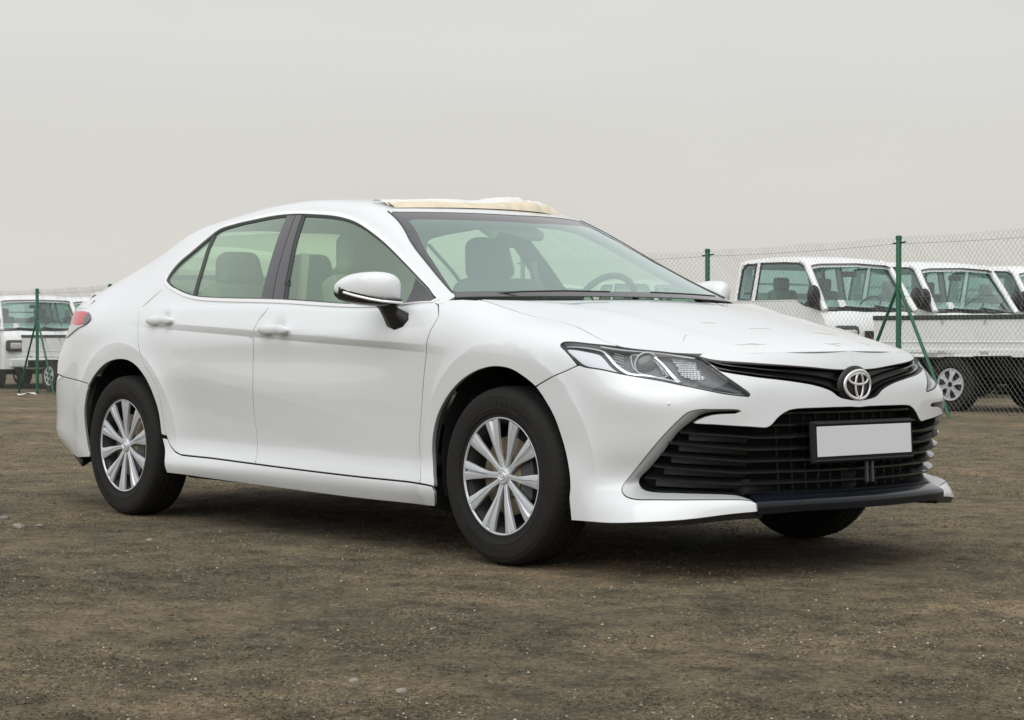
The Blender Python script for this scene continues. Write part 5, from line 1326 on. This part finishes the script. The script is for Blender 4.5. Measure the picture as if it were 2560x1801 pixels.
# scraps of paper on the lot
for (l, d, s, nm, lab) in ((-8.9, 36.6, .09, 'paper_scrap', 'pale crumpled paper scrap on the gravel at the foot of the left fence post'),):
    x, y = at(l, d); V = []
    for i in range(5):
        for j in range(5): V.append(((i-2)*s*.9+noise.noise(Vector((i, j, 2)))*.03, (j-2)*s, .02+abs(noise.noise(Vector((i*.8, j*.8, 5))))*.09))
    F = [(i*5+j, (i+1)*5+j, (i+1)*5+j+1, i*5+j+1) for i in range(4) for j in range(4)]
    o = mesh(nm, V, F, M['wrap']); o.location = (x, y, gnd(x, y)); o['label'] = lab; o['category'] = 'paper'


# ---------------------------------------------------------------- ground
def ground_mat():
    m = bpy.data.materials.new('trodden_gravel_ground'); m.use_nodes = True; n = m.node_tree; b = n.nodes['Principled BSDF']; b.inputs['Roughness'].default_value = .95; b.inputs['Specular IOR Level'].default_value = .15
    t = n.nodes.new('ShaderNodeTexCoord')
    def noi(s, d=4, r=.6, dist=0): 
        z = n.nodes.new('ShaderNodeTexNoise'); z.inputs['Scale'].default_value = s; z.inputs['Detail'].default_value = d; z.inputs['Roughness'].default_value = r; z.inputs['Distortion'].default_value = dist
        n.links.new(t.outputs['Object'], z.inputs['Vector']); return z
    def ramp(src, stops):
        c = n.nodes.new('ShaderNodeValToRGB'); n.links.new(src, c.inputs[0]); el = c.color_ramp.elements
        el[0].position, el[0].color = stops[0][0], (*stops[0][1], 1); el[1].position, el[1].color = stops[-1][0], (*stops[-1][1], 1)
        for p, col in stops[1:-1]: e = el.new(p); e.color = (*col, 1)
        return c
    big = noi(.75, 6, .62, .4); c1 = ramp(big.outputs['Fac'], [(.32, (.108, .098, .070)), (.43, (.155, .133, .092)), (.56, (.205, .166, .110)), (.68, (.275, .212, .138))])
    med = noi(5.5, 8, .7); c2 = ramp(med.outputs['Fac'], [(.34, (.50, .52, .53)), (.5, (1., 1., 1.)), (.66, (1.36, 1.32, 1.26))])
    fine = noi(42, 8, .9); c3 = ramp(fine.outputs['Fac'], [(.34, (.22, .22, .21)), (.44, (.82, .82, .80)), (.56, (1.15, 1.14, 1.12)), (.68, (1.75, 1.72, 1.65))])
    vo = n.nodes.new('ShaderNodeTexVoronoi'); vo.inputs['Scale'].default_value = 95; n.links.new(t.outputs['Object'], vo.inputs['Vector'])
    c4 = ramp(vo.outputs['Color'], [(0, (.62, .62, .62)), (.8, (1.15, 1.15, 1.15)), (1, (1.7, 1.68, 1.62))])
    x = c1.outputs[0]
    for c in (c2, c3, c4):
        q = n.nodes.new('ShaderNodeMixRGB'); q.blend_type = 'MULTIPLY'; q.inputs[0].default_value = 1; n.links.new(x, q.inputs[1]); n.links.new(c.outputs[0], q.inputs[2]); x = q.outputs[0]
    n.links.new(x, b.inputs['Base Color'])
    bu = n.nodes.new('ShaderNodeBump'); bu.inputs['Strength'].default_value = .9; bu.inputs['Distance'].default_value = .012
    lump = noi(22, 7, .75); l2 = n.nodes.new('ShaderNodeMath'); l2.operation = 'MULTIPLY_ADD'; l2.inputs[1].default_value = 2.2; n.links.new(lump.outputs['Fac'], l2.inputs[0]); n.links.new(fine.outputs['Fac'], l2.inputs[2])
    ad = n.nodes.new('ShaderNodeMath'); ad.operation = 'ADD'; n.links.new(l2.outputs[0], ad.inputs[0]); 
    mm = n.nodes.new('ShaderNodeMath'); mm.operation = 'MULTIPLY'; mm.inputs[1].default_value = .5; n.links.new(vo.outputs['Distance'], mm.inputs[0]); n.links.new(mm.outputs[0], ad.inputs[1])
    n.links.new(ad.outputs[0], bu.inputs['Height']); n.links.new(bu.outputs[0], b.inputs['Normal'])
    return m
GM = ground_mat()
def gz(x, y):
    """height of the lot: a gentle fall away to the left beyond the car, soft lumps in between, level under the tyres"""
    d = (x-5.74)*-.765+(y+5.667)*.645; l = (x-5.74)*.645+(y+5.667)*.765
    h = noise.noise(Vector((x*.9, y*.9, 0)))*.016+noise.noise(Vector((x*3.1, y*3.1, 5)))*.006
    near = max(0, 1-max(0, max(abs(x+1.4)-2.4, abs(y)-1.2, 0))/1.2)
    h = h*(1-near)-.004*near*0
    fall = -.20*float(sst(24, 36, d))*float(sst(2, -6, l))
    return h+fall
def grid_ground():
    # fine near the camera and the car, coarse to the horizon
    def ax(lo, hi, st, far):
        a = list(np.arange(lo, hi, st)); e = st
        x = a[-1]; up = []
        while x < far: e *= 1.35; x += e; up.append(x)
        x = a[0]; e = st; dn = []
        while x > -far: e *= 1.35; x -= e; dn.append(x)
        return dn[::-1]+a+up
    X = ax(-24, 7, .16, 900); Y = ax(-8, 22, .16, 900); V = []; F = []
    for y in Y:
        for x in X:
            inn = -26 < x < 9 and -10 < y < 24; V.append((x, y, gz(x, y) if abs(x) < 60 and abs(y) < 60 else -.2*float(sst(24, 36, (x-5.74)*-.765+(y+5.667)*.645))*float(sst(2, -6, (x-5.74)*.645+(y+5.667)*.765))))
    n = len(X)
    for j in range(len(Y)-1):
        for i in range(n-1): F.append((j*n+i, j*n+i+1, (j+1)*n+i+1, (j+1)*n+i))
    o = mesh('ground', V, F, GM, None, smooth=True); o['kind'] = 'structure'
grid_ground()
def gravel():
    """loose stones, real geometry: thick near the camera, thinning away"""
    rs = np.random.RandomState(3); N = 230000
    fwv = np.array([math.cos(YAW), math.sin(YAW)]); rv = np.array([math.sin(YAW), -math.cos(YAW)])
    d = 4.2+rs.rand(N)**1.5*14; l = (rs.rand(N)-.5)*2*(.275*d+.3)
    P = np.array([5.74, -5.667])+d[:, None]*fwv+l[:, None]*rv
    clump = np.array([noise.noise(Vector((x*1.3, y*1.3, 8.)))+.5*noise.noise(Vector((x*4, y*4, 3.))) for x, y in P]); k = rs.rand(N) < np.clip(.42+.9*clump, .14, 1)
    P = P[k]; d = d[k]; N = len(P)
    base = np.array([(1, 0, 0), (-.8, .2, 0), (0, 1, .05), (.1, -.9, 0), (.05, .1, .8), (.6, .6, .45), (-.5, -.5, .4)])
    fc = np.array([(0, 5, 4), (5, 2, 4), (2, 1, 4), (1, 6, 4), (6, 3, 4), (3, 0, 4), (0, 2, 5), (1, 3, 6)])
    sz = (.0020+.0036*rs.rand(N)**2.2); big = rs.rand(N) < .003; sz[big] *= 2.2; sz *= (1+.03*d)
    a = rs.rand(N)*6.283; c, s = np.cos(a), np.sin(a)
    q = base[None]*(1+.5*(rs.rand(N, 7, 3)-.5))*sz[:, None, None]*np.array([1, .8, .95])
    z = np.array([gz(x, y) for x, y in P])
    X = P[:, :1]+c[:, None]*q[:, :, 0]-s[:, None]*q[:, :, 1]; Y = P[:, 1:]+s[:, None]*q[:, :, 0]+c[:, None]*q[:, :, 1]; Z = z[:, None]+q[:, :, 2]+sz[:, None]*.05
    V = np.stack([X, Y, Z], 2).reshape(-1, 3); F = (fc[None]+7*np.arange(N)[:, None, None]).reshape(-1, 3)
    me = bpy.data.meshes.new('loose_gravel'); me.from_pydata(V.tolist(), [], F.tolist())
    for m in [mat('stone_dark', (.070, .062, .046), .9), GM, mat('stone_grey', (.200, .182, .138), .9), mat('stone_pale', (.38, .36, .31), .8)]: me.materials.append(m)
    me.polygons.foreach_set('material_index', np.repeat(rs.choice(4, N, p=[.30, .62, .07, .01]), 8).astype(int).tolist()); me.update()
    o = link(bpy.data.objects.new('loose_gravel', me)); o['kind'] = 'stuff'
gravel()

def stone(l, r, lab, col, seed):
    rs = random.Random(seed); bm = bmesh.new(); bmesh.ops.create_icosphere(bm, subdivisions=2, radius=r*.75)
    for v in bm.verts:
        k = 1+.35*noise.noise(v.co/r*1.1+Vector((seed, 0, 0))); v.co = Vector((v.co.x*1.25*k, v.co.y*k, v.co.z*.62*k))
    o = bm_obj('stone', bm, col); o.location = (l[0], l[1], gz(*l)+r*.22); o.rotation_euler = (0, 0, rs.uniform(0, 3)); o['label'] = lab; o['category'] = 'stone'; o['group'] = 'single stones lying on the lot'
ST1 = mat('weathered_pale_stone', (.24, .225, .19), .9, noise_amt=.3, noise_scale=60); ST2 = mat('weathered_grey_stone', (.17, .16, .135), .9, noise_amt=.3, noise_scale=60)
for (l, r, lab, m_, sd) in (
  ((-3.0, -1.42), .028, 'pale stone at the left edge of the picture, level with the rear tyre foot', ST2, 1),
  ((-2.55, -1.57), .034, 'larger pale stone lying on the gravel left of the rear tyre', ST1, 2),
  ((-2.57, -1.46), .020, 'small grey stone just right of the larger pale stone by the rear tyre', ST2, 3),
  ((-1.67, -1.41), .016, 'small pale stone on the open ground in front of the rear door', ST1, 4),
  ((1.72, -2.79), .016, 'pale stone low in the foreground, left one of two near the bottom edge', ST1, 5),
  ((1.93, -2.80), .018, 'pale stone low in the foreground, right one of two near the bottom edge', ST1, 6),
  ((-.58, -1.92), .009, 'tiny pale pebble on the bare brown ground below the front door', ST1, 7)): stone(l, r, lab, m_, sd)
